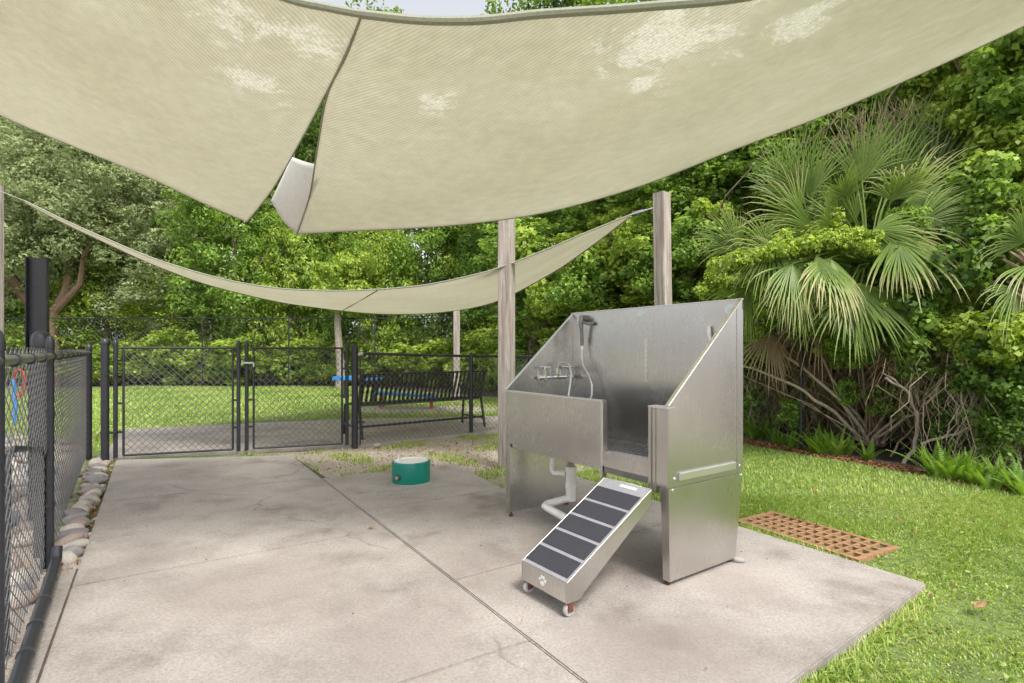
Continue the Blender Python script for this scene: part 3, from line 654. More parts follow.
stem([(905, 391, 5.8), (893, 380, 5.8), (882, 372, 5.9)], .012, .006, M_palebark, 'twig')
t = thing('broken_branch', 'long bent bare branch lying above the ferns on the right', 'branch', tuple(G(925, 455)))
stem([(922, 443, 5.7), (945, 436, 5.6), (962, 433, 5.5), (985, 415, 5.4), (1012, 394, 5.3)], .014, .012, M_twig, 'branch')

# ferns
def fern_mesh(seed):
    q = random.Random(seed); vs = []; fs = []; sh = []
    for k in range(15):
        a = q.uniform(0, 6.28); L = q.uniform(.28, .46); lean = q.uniform(.15, .75); d = Vector((math.cos(a)*lean, math.sin(a)*lean, 1)).normalized(); p = Vector((q.gauss(0, .03), q.gauss(0, .03), 0)); sv = Vector((-math.sin(a), math.cos(a), 0)); n = 22; s_ = q.uniform(.2, .9)
        for i in range(n):
            t_ = i/n; pn = p+d*(L/n); wv = .038*math.sin(math.pi*min(1, t_*1.0+.12))**.6*(1-t_*.6)+.004
            for sg in (-1, 1):
                b = len(vs); tip = p+sv*sg*wv+d*.012+Vector((0, 0, -.006)); vs += [p, p.lerp(pn, .85), tip+d*.005, tip-d*.003]; fs.append((b, b+1, b+2, b+3)); sh += [s_]*4
            p = pn; d = (d+Vector((math.cos(a), math.sin(a), -.6))*.05*lean).normalized()
    me = bpy.data.meshes.new('fern'); me.from_pydata([tuple(v) for v in vs], [], fs); me.materials.append(M_fern)
    at2 = me.attributes.new('shade', 'FLOAT', 'POINT'); at2.data.foreach_set('value', sh); return me
ferns = [fern_mesh(i) for i in range(3)]
fsp = [(752, 432), (762, 428), (773, 436), (783, 430), (812, 446), (822, 448), (832, 440), (842, 452), (866, 452), (936, 472), (945, 468), (955, 478), (965, 472), (976, 482), (988, 486), (1000, 490), (1012, 492), (1023, 497), (930, 462), (952, 462), (820, 435), (792, 440)]
ords = ['leftmost', 'second', 'third', 'fourth', 'fifth', 'sixth', 'seventh', 'eighth', 'ninth', 'tenth', 'eleventh']
fsp.sort()
for i, (px, py) in enumerate(fsp):
    py = 437+(px-745)*.2+rng.uniform(-3, 1); g = G(px, py); o = bpy.data.objects.new('fern', ferns[i % 3]); C.objects.link(o); o.location = (g.x+.0, g.y-.02, -.03); s = rng.uniform(.62, .95); o.scale = (s, s, s*rng.uniform(.9, 1.2)); o.rotation_euler = (0, 0, rng.uniform(0, 6))
    lf = px < 900; kk = i if lf else i-sum(1 for f_ in fsp if f_[0] < 900)
    tag(o, ('leftmost' if kk == 0 else ords[kk]+' from the left')+' green sword fern in the '+('clump beside the tub' if lf else 'right-hand clump'), 'fern', 'ferns along the mulch')

# ------------------------------------------------------------------ grass, litter
def blades(name, P, Hh, Wd, seed, label, bend=.6):
    n = len(P); r = np.random.RandomState(seed); a = r.uniform(0, 2*np.pi, n); d = np.stack([np.cos(a), np.sin(a), np.zeros(n)], 1); s = np.stack([-np.sin(a), np.cos(a), np.zeros(n)], 1)
    h = Hh[:, None]; w_ = Wd[:, None]; up = np.array([0, 0, 1.0]); bd = r.uniform(.15, 1.0, (n, 1))*bend
    p0 = P; p1 = P+up*h*.55+d*h*bd*.35; p2 = P+up*h*(1-.35*bd)+d*h*bd*1.1
    v = np.stack([p0-s*w_*.5, p0+s*w_*.5, p1+s*w_*.45, p1-s*w_*.45, p2], 1).reshape(-1, 3)
    me = bpy.data.meshes.new(name); me.vertices.add(5*n); me.vertices.foreach_set('co', v.astype(np.float32).ravel())
    base = np.arange(n, dtype=np.int32)[:, None]*5; li = (base+np.array([[0, 1, 2, 3, 3, 2, 4]], np.int32)).ravel()
    me.loops.add(7*n); me.loops.foreach_set('vertex_index', li)
    ls = (np.arange(n, dtype=np.int32)[:, None]*7+np.array([[0, 4]], np.int32)).ravel(); lt = np.tile(np.array([4, 3], np.int32), n)
    me.polygons.add(2*n); me.polygons.foreach_set('loop_start', ls); me.polygons.foreach_set('loop_total', lt); me.update(calc_edges=True)
    sh = np.clip(r.normal(.38, .18, n)+.15*np.sin(P[:, 0]*2.1+1)*np.sin(P[:, 1]*1.7)+(r.uniform(0, 1, n) > .94)*.5, 0, 1)
    at3 = me.attributes.new('shade', 'FLOAT', 'POINT'); at3.data.foreach_set('value', np.repeat(sh, 5).astype(np.float32)); me.materials.append(M_grass)
    return tag(link(bpy.data.objects.new(name, me)), label, 'grass', kind='stuff')
allpoly = [slabs[k] for k in slabs]+[PATH]
GR = [V2(1.57, 3.92), V2(1.93, 4.11), V2(2.40, 3.41), V2(2.02, 3.13)]
def scatter(x0, x1, y0, y1, n, ok, r): 
    out = []
    while len(out) < n:
        x = r.uniform(x0, x1); y = r.uniform(y0, y1)
        if ok(x, y): out.append((x, y, gh(x, y)-.004))
        else: n -= 1
    return np.array(out)
def offpave(x, y, e=0): return not any(inside((x, y), p) for p in allpoly) and not inside((x, y), GR)
def pnoise(x, y): return .5+.25*math.sin(x*5.1+2*math.sin(y*3.3))+.25*math.sin(y*6.3+1.7*math.sin(x*4.7))
ok_near = lambda x, y: x < wall_line(y)-.02+.1*math.sin(y*9) and offpave(x, y) and rng.random() < (1-dirt(x, y)*.97)*(.55+.45*pnoise(x*.6, y*.6)) 
P = scatter(.6, 4.7, 1.6, 4.6, 120000, ok_near, rng); r_ = np.random.RandomState(1)
blades('near_grass', P, r_.uniform(.015, .05, len(P))*(.55+.9*np.clip(.5+.5*np.sin(P[:,0]*4+2*np.sin(P[:,1]*3.1))*np.sin(P[:,1]*5+1.5*np.sin(P[:,0]*3.7)), 0, 1)), r_.uniform(.003, .0085, len(P)), 1, 'short bright green lawn grass beside the wash pad', .9)
P = scatter(-.4, 4.4, 4.6, 9.5, 100000, ok_near, rng)
blades('middle_grass', P, r_.uniform(.02, .055, len(P)), r_.uniform(.005, .009, len(P)), 2, 'lawn grass behind the steel tub', .8)
def ok_patch(x, y): return offpave(x, y) and (rng.random() < (.04+.9*smooth((pnoise(x*1.1+.8, y*1.3)-.52)/.2)))
P = scatter(-3.2, 0.9, 4.9, 8.2, 34000, ok_patch, rng)
blades('sparse_grass', P, r_.uniform(.02, .06, len(P)), r_.uniform(.005, .010, len(P)), 3, 'sparse grass tufts in the bare soil round the green fountain', 1)
ok_far = lambda x, y: offpave(x, y) and x < wall_line(y) and rng.random() < 1-dirt(x, y)*.93 and not (y < 9.6 and x > -4.4)
P = scatter(-13, 2, 6.5, 18.9, 150000, ok_far, rng)
blades('far_grass', P, r_.uniform(.03, .075, len(P)), r_.uniform(.012, .022, len(P)), 4, 'sunlit mown lawn beyond the gates', .8)
ed = []
for (a, b, n_) in ((isect(*LR, *CF), isect(*LR, *CJ), 1500), (isect(*CF, V2(.9, 1.8), V2(-.6, .8)), isect(*CF, *LR), 1500)):
    dd_ = (b-a).normalized(); pp = V2(dd_.y, -dd_.x); pp = pp if pp.dot(V2(1, -.3)) > 0 else -pp
    for i in range(n_): q_ = a.lerp(b, rng.random())+pp*abs(rng.gauss(0, .035)); ed.append((q_.x, q_.y, gh(q_.x, q_.y)-.004)) if not inside(q_, GR) else None
ed = np.array(ed); blades('edge_grass', ed, r_.uniform(.025, .07, len(ed)), r_.uniform(.004, .008, len(ed)), 8, 'longer grass growing up against the edge of the wash pad', 1.1)
wp = scatter(.8, 4.2, 1.7, 4.4, 9000, lambda x, y: ok_near(x, y) and pnoise(x*1.4+2, y*1.2) > .5, rng); wp[:, 2] += .02
wm = leaf_mesh('ground_weeds', wp, r_.normal(size=(len(wp), 3))*.5+np.array([0, 0, 1.0]), r_.uniform(.012, .032, len(wp)), r_.uniform(0, .8, len(wp)), M_grass, .55)
tag(link(bpy.data.objects.new('ground_weeds', wm)), 'small broad leafed weeds mixed into the near lawn', 'weeds', kind='stuff')
# leaf litter / mulch
def litter(name, pts, seed, smin, smax, label, cat='leaves'):
    r = np.random.RandomState(seed); n = len(pts); pts = np.array(pts); pts[:, 2] += r.uniform(.004, .02, n)
    me = leaf_mesh(name, pts, r.normal(size=(n, 3))*.45+np.array([0, 0, 1.0]), r.uniform(smin, smax, n), r.uniform(0, 1, n), M_litter, .6)
    return tag(link(bpy.data.objects.new(name, me)), label, cat, kind='stuff')
pts = []
while len(pts) < 5500:
    y = rng.uniform(3.6, 9.5); x = wall_line(y)+abs(rng.gauss(0, .16))-.07; pts.append((x, y, -.025))
litter('mulch', pts, 3, .02, .06, 'reddish brown leaf mulch along the foot of the hedge', 'mulch')
pts = []
for i in range(150):
    x = rng.uniform(-3, 4.2); y = rng.uniform(2.2, 8); 
    if offpave(x, y): pts.append((x, y, gh(x, y)+.015))
litter('pad_debris', [(rng.uniform(-3.2, 1.6), rng.uniform(2.0, 5.6), .004) for _ in range(70)] and [p for p in [(rng.uniform(-3.4, 1.8), rng.uniform(2.0, 6.0), .002) for _ in range(160)] if not offpave(p[0], p[1])], 21, .006, .018, 'tiny dry leaf crumbs scattered on the concrete')
litter('fallen_leaves', pts, 4, .02, .05, 'scattered dry leaves on the grass and bare soil')
pts = []
for i in range(2600):
    x = rng.gauss(-.9, 1.2); y = rng.gauss(6.2, .9)
    if offpave(x, y) and y < 8.3 and dirt(x, y) > .2: pts.append((x, y, gh(x, y)))
litter('soil_debris', pts, 14, .008, .03, 'brown leaf bits and twigs on the bare soil round the fountain pad')
for (px, py, s, lab) in [(980, 612, .05, 'orange-brown dead leaf on the grass near the right edge'), (372, 529, .03, 'small rusty leaf on the concrete beside the long joint'), (735, 430, .03, None)][:2]:
    g = G(px, py, 0 if px < 700 else -.04); m = MB(); z = .008 if px < 700 else .035
    m.add([(-s, 0, z), (-s*.3, s*.45, z+.008), (s*.5, s*.35, z+.002), (s, 0, z+.01), (s*.4, -s*.4, z+.008), (-s*.4, -s*.35, z)], [(0, 1, 2, 3), (0, 3, 4, 5)])
    o = m.build('dead_leaf', M_rust, fix=False); o.location = g; o.rotation_euler = (0, 0, .5); tag(o, lab, 'leaf')

# ------------------------------------------------------------------ stones
def stone_mesh(seed):
    bm = bmesh.new(); bmesh.ops.create_icosphere(bm, subdivisions=3, radius=1); q = random.Random(seed); ph = [q.uniform(0, 6) for _ in range(6)]
    sx, sy, sz = q.uniform(.85, 1.15), q.uniform(.6, .8), q.uniform(.45, .6)
    for v in bm.verts:
        c = v.co; k = 1+.10*math.sin(2.1*c.x+ph[0])+.08*math.sin(2.7*c.y+ph[1])+.07*math.sin(3.3*c.z+ph[2]+c.x*2)
        v.co = Vector((c.x*sx*k, c.y*sy*k, c.z*sz*k))
    for f in bm.faces: f.smooth = True
    me = bpy.data.meshes.new('river_stone'); bm.to_mesh(me); bm.free(); me.materials.append(M_stone); return me
st = [stone_mesh(i) for i in range(6)]
def put_stone(x, y, s, lab, grp, z=0):
    o = bpy.data.objects.new('river_stone', rng.choice(st)); C.objects.link(o); o.location = (x, y, z+s*.28); o.scale = (s, s, s); o.rotation_euler = (rng.uniform(-.3, .3), rng.uniform(-.3, .3), rng.uniform(0, 6))
    tag(o, lab, 'stone', grp)
# strip between fence and walk: big stones along it
tt = .12
while tt < 3.75:
    p0 = LF[0]+LF[1]*tt; q0 = isect(p0, V2(.836, .548), *L0); wdt = (q0-p0).length
    u = rng.uniform(.35, .55)+(.12 if rng.random() < .5 else -.08); s = rng.uniform(.058, .088) if tt < 2.6 else rng.uniform(.05, .075)
    p = p0.lerp(q0, u); put_stone(p.x, p.y, s, 'rounded river stone in the row between the side fence and the concrete walk', 'stones lining the walk', -.02)
    for k in range(1):
        v = rng.uniform(.12, .9); p = p0.lerp(q0, v)+V2(rng.uniform(-.05, .05), rng.uniform(-.05, .05)); put_stone(p.x, p.y, rng.uniform(.022, .04), 'rounded river stone in the row between the side fence and the concrete walk', 'stones lining the walk', -.03)
    tt += s*1.15
cnt = 0
while cnt < 165:
    x = rng.uniform(-7, -2.2); y = rng.uniform(2.0, 7.5); dd = (x-LF[0].x)*LF[1].y-(y-LF[0].y)*LF[1].x   # right of line positive
    if -1.7 < dd < -.06:
        put_stone(x, y, rng.uniform(.06, .11), 'rounded river stone in the stone bed behind the side fence', 'stones behind the side fence', -.02); cnt += 1
pts = []
for i in range(500):
    tt = rng.uniform(-.1, 3.9); p0 = LF[0]+LF[1]*tt; q0 = isect(p0, V2(.836, .548), *L0); p = p0.lerp(q0, rng.random()); pts.append((p.x, p.y, -.02))
litter('strip_litter', pts, 9, .015, .035, 'dry brown leaf bits between the stones beside the walk')
for (px, py, s, lab) in [(738, 562, .035, 'small grey rock lying against the back foot of the tub'), (431, 452, .04, 'pale lump of rock on the soil behind the fountain, nearer the middle wood post'), (377, 446, .05, 'pale rock on the soil between the gate post and the fountain')]:
    g = G(px, py); o = bpy.data.objects.new('rock', st[2 if px > 500 else 1]); C.objects.link(o); o.location = (g.x, g.y, g.z+.01); o.scale = (s, s, s*1.1); tag(o, lab, 'rock')

# ------------------------------------------------------------------ fences
def dome_cap(m, x, y, z, r, M=None):
    m.lathe([(r*1.12, z-.02), (r*1.15, z), (r*1.1, z+.012), (r*.95, z+.03), (r*.6, z+.045), (r*.2, z+.052)], (x, y, 0), 14, M=M)
def wire_mesh(m, x0, x1, z0, z1, pitch=.0707, r=.0018, y=0, k_=1):
    """two families of diagonal wires clipped to the panel"""
    W_, Hh = (x1-x0)/k_, z1-z0
    n = int((W_+Hh)/pitch)+1
    for fam in (0, 1):
        for i in range(1, n+1):
            s = i*pitch - .013*fam
            # line x + z = s  (fam 0) in local panel coords ; mirrored in fam 1
            a = max(0, s-Hh); b = min(W_, s)
            if b-a < .004: continue
            p = [(a, s-a), (b, s-b)]
            if fam: p = [(W_-q[0], q[1]) for q in p]
            # slight weave
            k = max(1, int((b-a)/(pitch/1.0))); pts = []
            pts = [(x0+k_*p[0][0], y+(r if fam else -r), z0+p[0][1]), (x0+k_*p[1][0], y+(r if fam else -r), z0+p[1][1])]
            m.tube(pts, r, 4, cap=False)
    return m
def local_thing(name, label, cat, a, b):
    a = Vector((a[0], a[1], 0)); d = Vector((b[0]-a.x, b[1]-a.y, 0)); t = thing(name, label, cat, a, math.atan2(d.y, d.x)); return t, d.length
def post(t, x, h, r=.03, z0=-.1, y=0):
    p = MB().tube([(x, y, z0), (x, y, h)], r, 16).build('post', M_black, t, smooth=True)
    m = MB(); dome_cap(m, x, y, h, r); m.build('cap', M_black, p, smooth=True)
    return p
def clamp(t, x, z, r=.035, y=0, m_=None):
    m = MB().lathe([(r, z-.012), (r, z+.012)], (x, y, 0), 14); m.box(x+r-.004, x+r+.03, y-.006, y+.006, z-.011, z+.011); m.tube([(x+r+.018, y-.018, z), (x+r+.018, y+.02, z)], .005, 6)
    return m.build('clamp', m_ or M_black, t)

# side fence on the left (fence line through the two posts)
near = LF[0]-LF[1]*1.53; mid = LF[0]; far = LF[0]+LF[1]*3.85
t, L = local_thing('chain_link_fence', 'black chain-link side fence running along the stones on the left', 'fence', near, far)
post(t, .0, 1.22, .02); post(t, 1.53, 1.235, .0175); post(t, L, 1.23, .03)
MB().tube([(-.3, 0, 1.165), (L, 0, 1.185)], .018, 12).build('rail', M_railgrey, t, smooth=True)
wire_mesh(MB(), -.3, L, .02, 1.215, pitch=.062, y=.022, r=.0021, k_=1.7).build('mesh', M_mesh, t, fix=False)
for k in range(13):
    x = -.1+k*.42
    MB().lathe([(.026, -.004), (.026, .004)], n=10, M=Matrix.Translation((x, 0, 1.165+.01*x/L)) @ Matrix.Rotation(R(90), 4, 'Y')).build('tie', M_black, t)
for x in (0, 1.53, L):
    for z in (.35, .85): clamp(t, x, z, .022, .0)
MB().tube([(-.3, -.03, .04), (.7, -.03, .045), (1.46, -.03, .055), (1.50, -.03, .12)], .026, 12).build('ground_pipe', M_black, t, smooth=True)
for x in (.35, .62, .9, 1.2): MB().lathe([(.029, -.007), (.029, .007)], n=12, M=Matrix.Translation((x, -.03, .048)) @ Matrix.Rotation(R(90), 4, 'Y')).build('strap', M_darkpl, t)
# stout round post with a dome, and square-section steel behind it
p = at(41.5, 350, 3.25); t = thing('dome_top_post', 'thick round black post with a domed top right behind the side fence', 'post', (p.x, p.y, 0))
MB().tube([(0, 0, -.1), (0, 0, 1.25)], .038, 20).build('shaft', M_black, t, smooth=True)
m = MB(); m.lathe([(.047, 1.225), (.049, 1.26), (.046, 1.275), (.041, 1.30), (.025, 1.316), (.008, 1.322)], n=20); m.build('cap', M_black, t, smooth=True)
p = at(39, 350, 3.9); t = thing('steel_channel_post', 'tall dark steel channel post standing above the fence at far left', 'post', (p.x, p.y, 0), .35)
m = MB(); hgt = 1.2+93*3.9/F
m.box(-.062, .062, -.006, .0, .0, hgt); m.box(-.062, -.055, -.05, -.0061, 1.15, hgt); m.box(.055, .062, -.05, -.0061, 1.15, hgt)
m.build('channel', M_black, t, bevel=.002); MB().box(-.045, .045, -.03, -.0065, 0, 1.32).build('stem', M_galv if False else M_black, t, bevel=.002)
# hoop of bent pipe behind the near panel
t = thing('pipe_hoop', 'bent black pipe hoop standing behind the near fence panel', 'hoop', (0, 0, 0))
pa = at(5, 620, 2.15); pb = at(7, 462, 2.15); pc = at(14, 449, 2.2); pd = at(37, 448, 2.9); pe = at(43, 455, 3.0); pf = at(43, 540, 3.0)
t.location = (pa.x, pa.y, 0); o0 = Vector((pa.x, pa.y, 0))
MB().tube([Vector((pa.x, pa.y, 0))-o0, pb-o0, pb.lerp(pc, .5)+Vector((0, 0, .012))-o0, pc-o0, pd-o0, pd.lerp(pe, .6)-o0, pe-o0, Vector((pf.x, pf.y, 0))-o0], .014, 10).build('pipe', M_black, t, smooth=True)

# gates
gA, gB1, gB2, gC = G(105, 460).xy, V2(-3.27, 6.47), V2(-3.14, 6.52), G(354.6, 446).xy
gdir = (gC-gA).normalized()
def on_line(px):  # point of the gate line seen at pixel column px
    k = (px-512)/F; tt = (k*gA.y-gA.x)/(gdir.x-k*gdir.y); return gA+gdir*tt
# terminal posts
for (p, r, h, lab) in [(on_line(105), .04, 1.29, 'thick black post between the side fence and the first gate'), (on_line(354.8), .04, 1.235, 'thick black post between the second gate and the bench fence')]:
    t = thing('gate_post', lab, 'post', (p.x, p.y, 0)); MB().tube([(0, 0, -.1), (0, 0, h)], r, 18).build('shaft', M_black, t, smooth=True)
    m = MB(); dome_cap(m, 0, 0, h, r); m.build('cap', M_black, t, smooth=True)
    for z in (.3, .95): m = MB().lathe([(r+.006, z-.015), (r+.006, z+.015)], (0, 0, 0), 16); m.box(r, r+.08, -.008, .008, z-.012, z+.012); m.build('hinge', M_black, t)
def gate(label, p, q, latch_side):
    t, L = local_thing('chain_link_gate', label, 'gate', p, q)
    z0, z1 = .04, 1.235
    for (x, r, a, b) in ((0, .022, .02, 1.275), (L, .022, .02, 1.275)):
        o = MB().tube([(x, 0, a), (x, 0, b)], r, 14).build('post', M_black, t, smooth=True); m = MB(); dome_cap(m, x, 0, b, r); m.build('cap', M_black, o, smooth=True)
    f = MB(); xi0, xi1 = .075, L-.06
    for pr in (((xi0, 0, z0), (xi1, 0, z0)), ((xi0-.02, 0, z1), (xi1+.02, 0, z1)), ((xi0, 0, z0), (xi0, 0, z1)), ((xi1, 0, z0), (xi1, 0, z1))): f.tube(pr, .0125, 12)
    f.build('frame', M_black, t, smooth=True)
    wire_mesh(MB(), xi0, xi1, z0, z1, y=.012, r=.0027, pitch=.075).build('mesh', M_mesh, t, fix=False)
    m = MB()
    for z in (.3, .62, .98): m.box(-.02, xi0+.01, -.006, .006, z-.012, z+.012); m.box(xi1-.01, L+.02, -.006, .006, z-.012, z+.012)
    m.build('bracket', M_black, t)
    return t, L
gate('first chain-link gate from the left, nearest the stones', on_line(115.5), on_line(238.5), 1)
t, L = gate('second chain-link gate, the one next to the bench', on_line(246.7), on_line(347), -1)
MB().box(-.05, .085, -.04, -.026, 1.05, 1.07).box(-.05, -.038, -.045, .03, 1.03, 1.09).box(.07, .085, -.04, .02, 1.01, 1.07).build('latch', M_galv, t, bevel=.003)
# fence behind fountain / bench
fd = V2(.782, .623); f0 = on_line(354.8); k = (471-512)/F; tt = (k*f0.y-f0.x)/(fd.x-k*fd.y); LD = tt
f1 = f0+fd*5.6
t, L = local_thing('chain_link_fence', 'black chain-link fence in front of the bench, behind the green fountain', 'fence', f0, f1)
post(t, LD, 1.13, .03); post(t, L, 1.10, .03)
m = MB().tube([(0, 0, 1.17), (LD, 0, 1.125), (L, 0, 1.08)], .019, 12); m.build('rail', M_black, t, smooth=True)
MB().tube([(.03, 0, 1.15), (.10, 0, 1.17)], .03, 10).build('rail_end', M_galv, t, smooth=True)
wire_mesh(MB(), .06, L, .0, 1.13, y=.0, r=.0024, pitch=.075).build('mesh', M_mesh, t, fix=False)
MB().tube([(.07, 0, 0), (.07, 0, 1.14)], .008, 6).build('tension_bar', M_black, t)
# far tall fence
Yf = 18.3
t = thing('tall_fence', 'tall black fence along the woods at the far side of the lawn', 'fence', (-22, Yf, 0))
for x in np.arange(0, 22, 2.9):
    MB().tube([(x, 0, -.1), (x, 0, 2.36)], .022, 8).build('post', M_black, t, smooth=True)
MB().tube([(0, 0, 2.3), (20.4, 0, 2.3)], .018, 8).build('rail', M_black, t, smooth=True)
m = MB(); wire_mesh(m, 0, 20.4, .05, 2.25, pitch=.1414, r=.0005).build('mesh', M_mesh, t, fix=False)
# fence in the hedge, right
g = G(801, 449); t = thing('hedge_fence_post', 'thin black fence post with a wire standing in the hedge right of the tub', 'post', (g.x, g.y, 0))
MB().tube([(0, 0, -.05), (0, 0, 1.35)], .018, 10).build('post', M_black, t, smooth=True)

# ------------------------------------------------------------------ bench
bl = G(360.5, 439.6); br = G(482.7, 427); t, L = local_thing('park_bench', 'long black slatted metal bench seen from behind through the fence', 'bench', bl.xy, br.xy)
def back_pt(z):  # y offset of the back at height z (towards viewer negative)
    return .06-.14*smooth((z-.42)/.5)
m = MB(); ns = 29
for i in range(ns):
    x = .03+(L-.06)*i/(ns-1); pts = [(x, back_pt(z)+.0, z) for z in np.linspace(.47, .885, 5)]
    for (a, b) in zip(pts[:-1], pts[1:]):
        m.add([(a[0]-.0195, a[1], a[2]), (a[0]+.0195, a[1], a[2]), (b[0]+.0195, b[1], b[2]), (b[0]-.0195, b[1], b[2]), (a[0]-.0195, a[1]+.006, a[2]), (a[0]+.0195, a[1]+.006, a[2]), (b[0]+.0195, b[1]+.006, b[2]), (b[0]-.0195, b[1]+.006, b[2])],
              [(0, 1, 2, 3), (7, 6, 5, 4), (0, 3, 7, 4), (1, 5, 6, 2)])
m.build('backrest', M_benchm, t)
MB().tube([(0, back_pt(.89), .885), (L, back_pt(.89), .885)], .014, 10).build('top_rail', M_benchm, t, smooth=True)
MB().box(0, L, .03, .075, .455, .495).build('bottom_rail', M_benchm, t, bevel=.004)
m = MB()
for i in range(ns): x = .03+(L-.06)*i/(ns-1); m.box(x-.0195, x+.0195, .08, .55, .435, .443)
m.tube([(0, .56, .44), (L, .56, .44)], .014, 8); m.build('seat', M_benchm, t)
for x in (.0, L):
    MB().tube([(x, -.06, 0), (x, .0, .25), (x, .05, .46), (x, .0, .7), (x, back_pt(.89), .885)], .021, 10).build('leg', M_benchm, t, smooth=True)
    MB().tube([(x, .60, 0), (x, .56, .44)], .021, 10).build('leg', M_benchm, t, smooth=True)
    MB().tube([(x, -.03, .15), (x, .59, .15)], .016, 8).build('side_stretcher', M_benchm, t, smooth=True)
MB().tube([(0, .0, .17), (L, .0, .17)], .017, 8).build('stretcher', M_benchm, t, smooth=True)

# agility equipment beyond the bench
def platform(name, label, px0, px1, Y, ztop, legs=True, thick=.05, dep=.32, z2=None):
    a = (px0-512)*Y/F; b = (px1-512)*Y/F; t = thing(name, label, 'dog agility step', (a, Y, 0)); L = b-a; z2 = ztop if z2 is None else z2
    m = MB(); m.prism([Vector((0, 0, ztop-thick)), Vector((L, 0, z2-thick)), Vector((L, 0, z2)), Vector((0, 0, ztop))], (0, dep, 0)); m.build('deck', M_blue, t, bevel=.01)
    if legs:
        for (x, y) in ((.12, .04), (L-.12, .04), (.12, dep-.04), (L-.12, dep-.04)): MB().tube([(x, y, -.03), (x, y, ztop-thick)], .02, 8).build('leg', M_red, t, smooth=True)
    return t
platform('agility_plank', 'low blue agility plank on red legs behind the bench slats', 374, 436, 11.6, .33, z2=.24)
platform('agility_step', 'small raised blue agility step left of the low plank', 365, 378, 11.9, .60, dep=.4, legs=False)
MB().tube([(.15, .2, -.03), (.15, .2, .56)], .05, 8).build('pedestal', M_darkpl, bpy.data.objects['agility_step'])
platform('agility_table', 'blue agility table at the lawn edge, seen beside the second gate post', 332, 352, 14.2, .53, dep=.6, thick=.10, legs=False)
MB().tube([(.26, .3, -.03), (.26, .3, .44)], .06, 8).build('pedestal', M_darkpl, bpy.data.objects['agility_table'])
t = thing('toy_hoop', 'red hoop and blue leg of play equipment seen through the near fence', 'dog agility hoop', tuple(at(18, 351, 9.0).xy)+(0,))
m = MB(); zc = 1.2-32*9/F; rr_ = .17
m.tube([(rr_*.55*math.cos(a), .02, zc+rr_*1.3*math.sin(a)) for a in np.linspace(0, 2*math.pi, 20)], .022, 8, cap=False).build('hoop', M_red, t, smooth=True)
MB().tube([(-.06, 0, -.02), (-.04, 0, .3), (-.08, 0, zc+.06)], .03, 8).build('leg', M_blue, t, smooth=True)

# ------------------------------------------------------------------ wooden posts
def wood_post(label, x, y, h, w_, rz):
    t = MB().box(-w_/2, w_/2, -w_/2, w_/2, -.2, h).build('wooden_post', M_wood, bevel=.006); t.location = (x, y, 0); t.rotation_euler = (0, 0, rz); return tag(t, label, 'post')
p = G(506.5, 466); wood_post('weathered square wood post standing in soil left of the tub', p.x, p.y+.08, 2.72, .145, R(-20))
wood_post('weathered square wood post behind the tub holding the low sail', (665.5-512)*5.5/F, 5.5, 1.2+157*5.5/F, .128, R(38)).rotation_euler[1] = R(-1.3)
wood_post('farthest pale wood post, seen behind the black bench', (456.5-512)*13/F, 13.0, 2.55, .15, R(10))
wood_post('brown wood post cut by the left edge of the photo', (-8-512)*6.3/F, 6.3, 1.2+167*6.3/F, .15, R(5))

# ------------------------------------------------------------------ sails
def resample(pts, n):
    P = [at(*p) if not isinstance(p, Vector) else p for p in pts]; d = [0]
    for a, b in zip(P[:-1], P[1:]): d.append(d[-1]+(b-a).length)
    out = []
    for i in range(n):
        s = d[-1]*i/(n-1); k = max(j for j in range(len(d)) if d[j] <= s+1e-9); k = min(k, len(P)-2); f = (s-d[k])/(d[k+1]-d[k]); 
        p0 = P[max(k-1, 0)]; p1 = P[k]; p2 = P[k+1]; p3 = P[min(k+2, len(P)-1)]
        out.append(.5*((2*p1)+(p2-p0)*f+(2*p0-5*p1+4*p2-p3)*f*f+(3*p1-p0-3*p2+p3)*f**3))
    return out
def byindex(pts, n):
    out = []
    for i in range(n):
        s = (len(pts)-1)*i/(n-1); k = min(int(s), len(pts)-2); f = s-k; p0 = pts[max(k-1, 0)]; p1 = pts[k]; p2 = pts[k+1]; p3 = pts[min(k+2, len(pts)-1)]
        out.append(.5*((2*p1)+(p2-p0)*f+(2*p0-5*p1+4*p2-p3)*f*f+(3*p1-p0-3*p2+p3)*f**3))
    return out
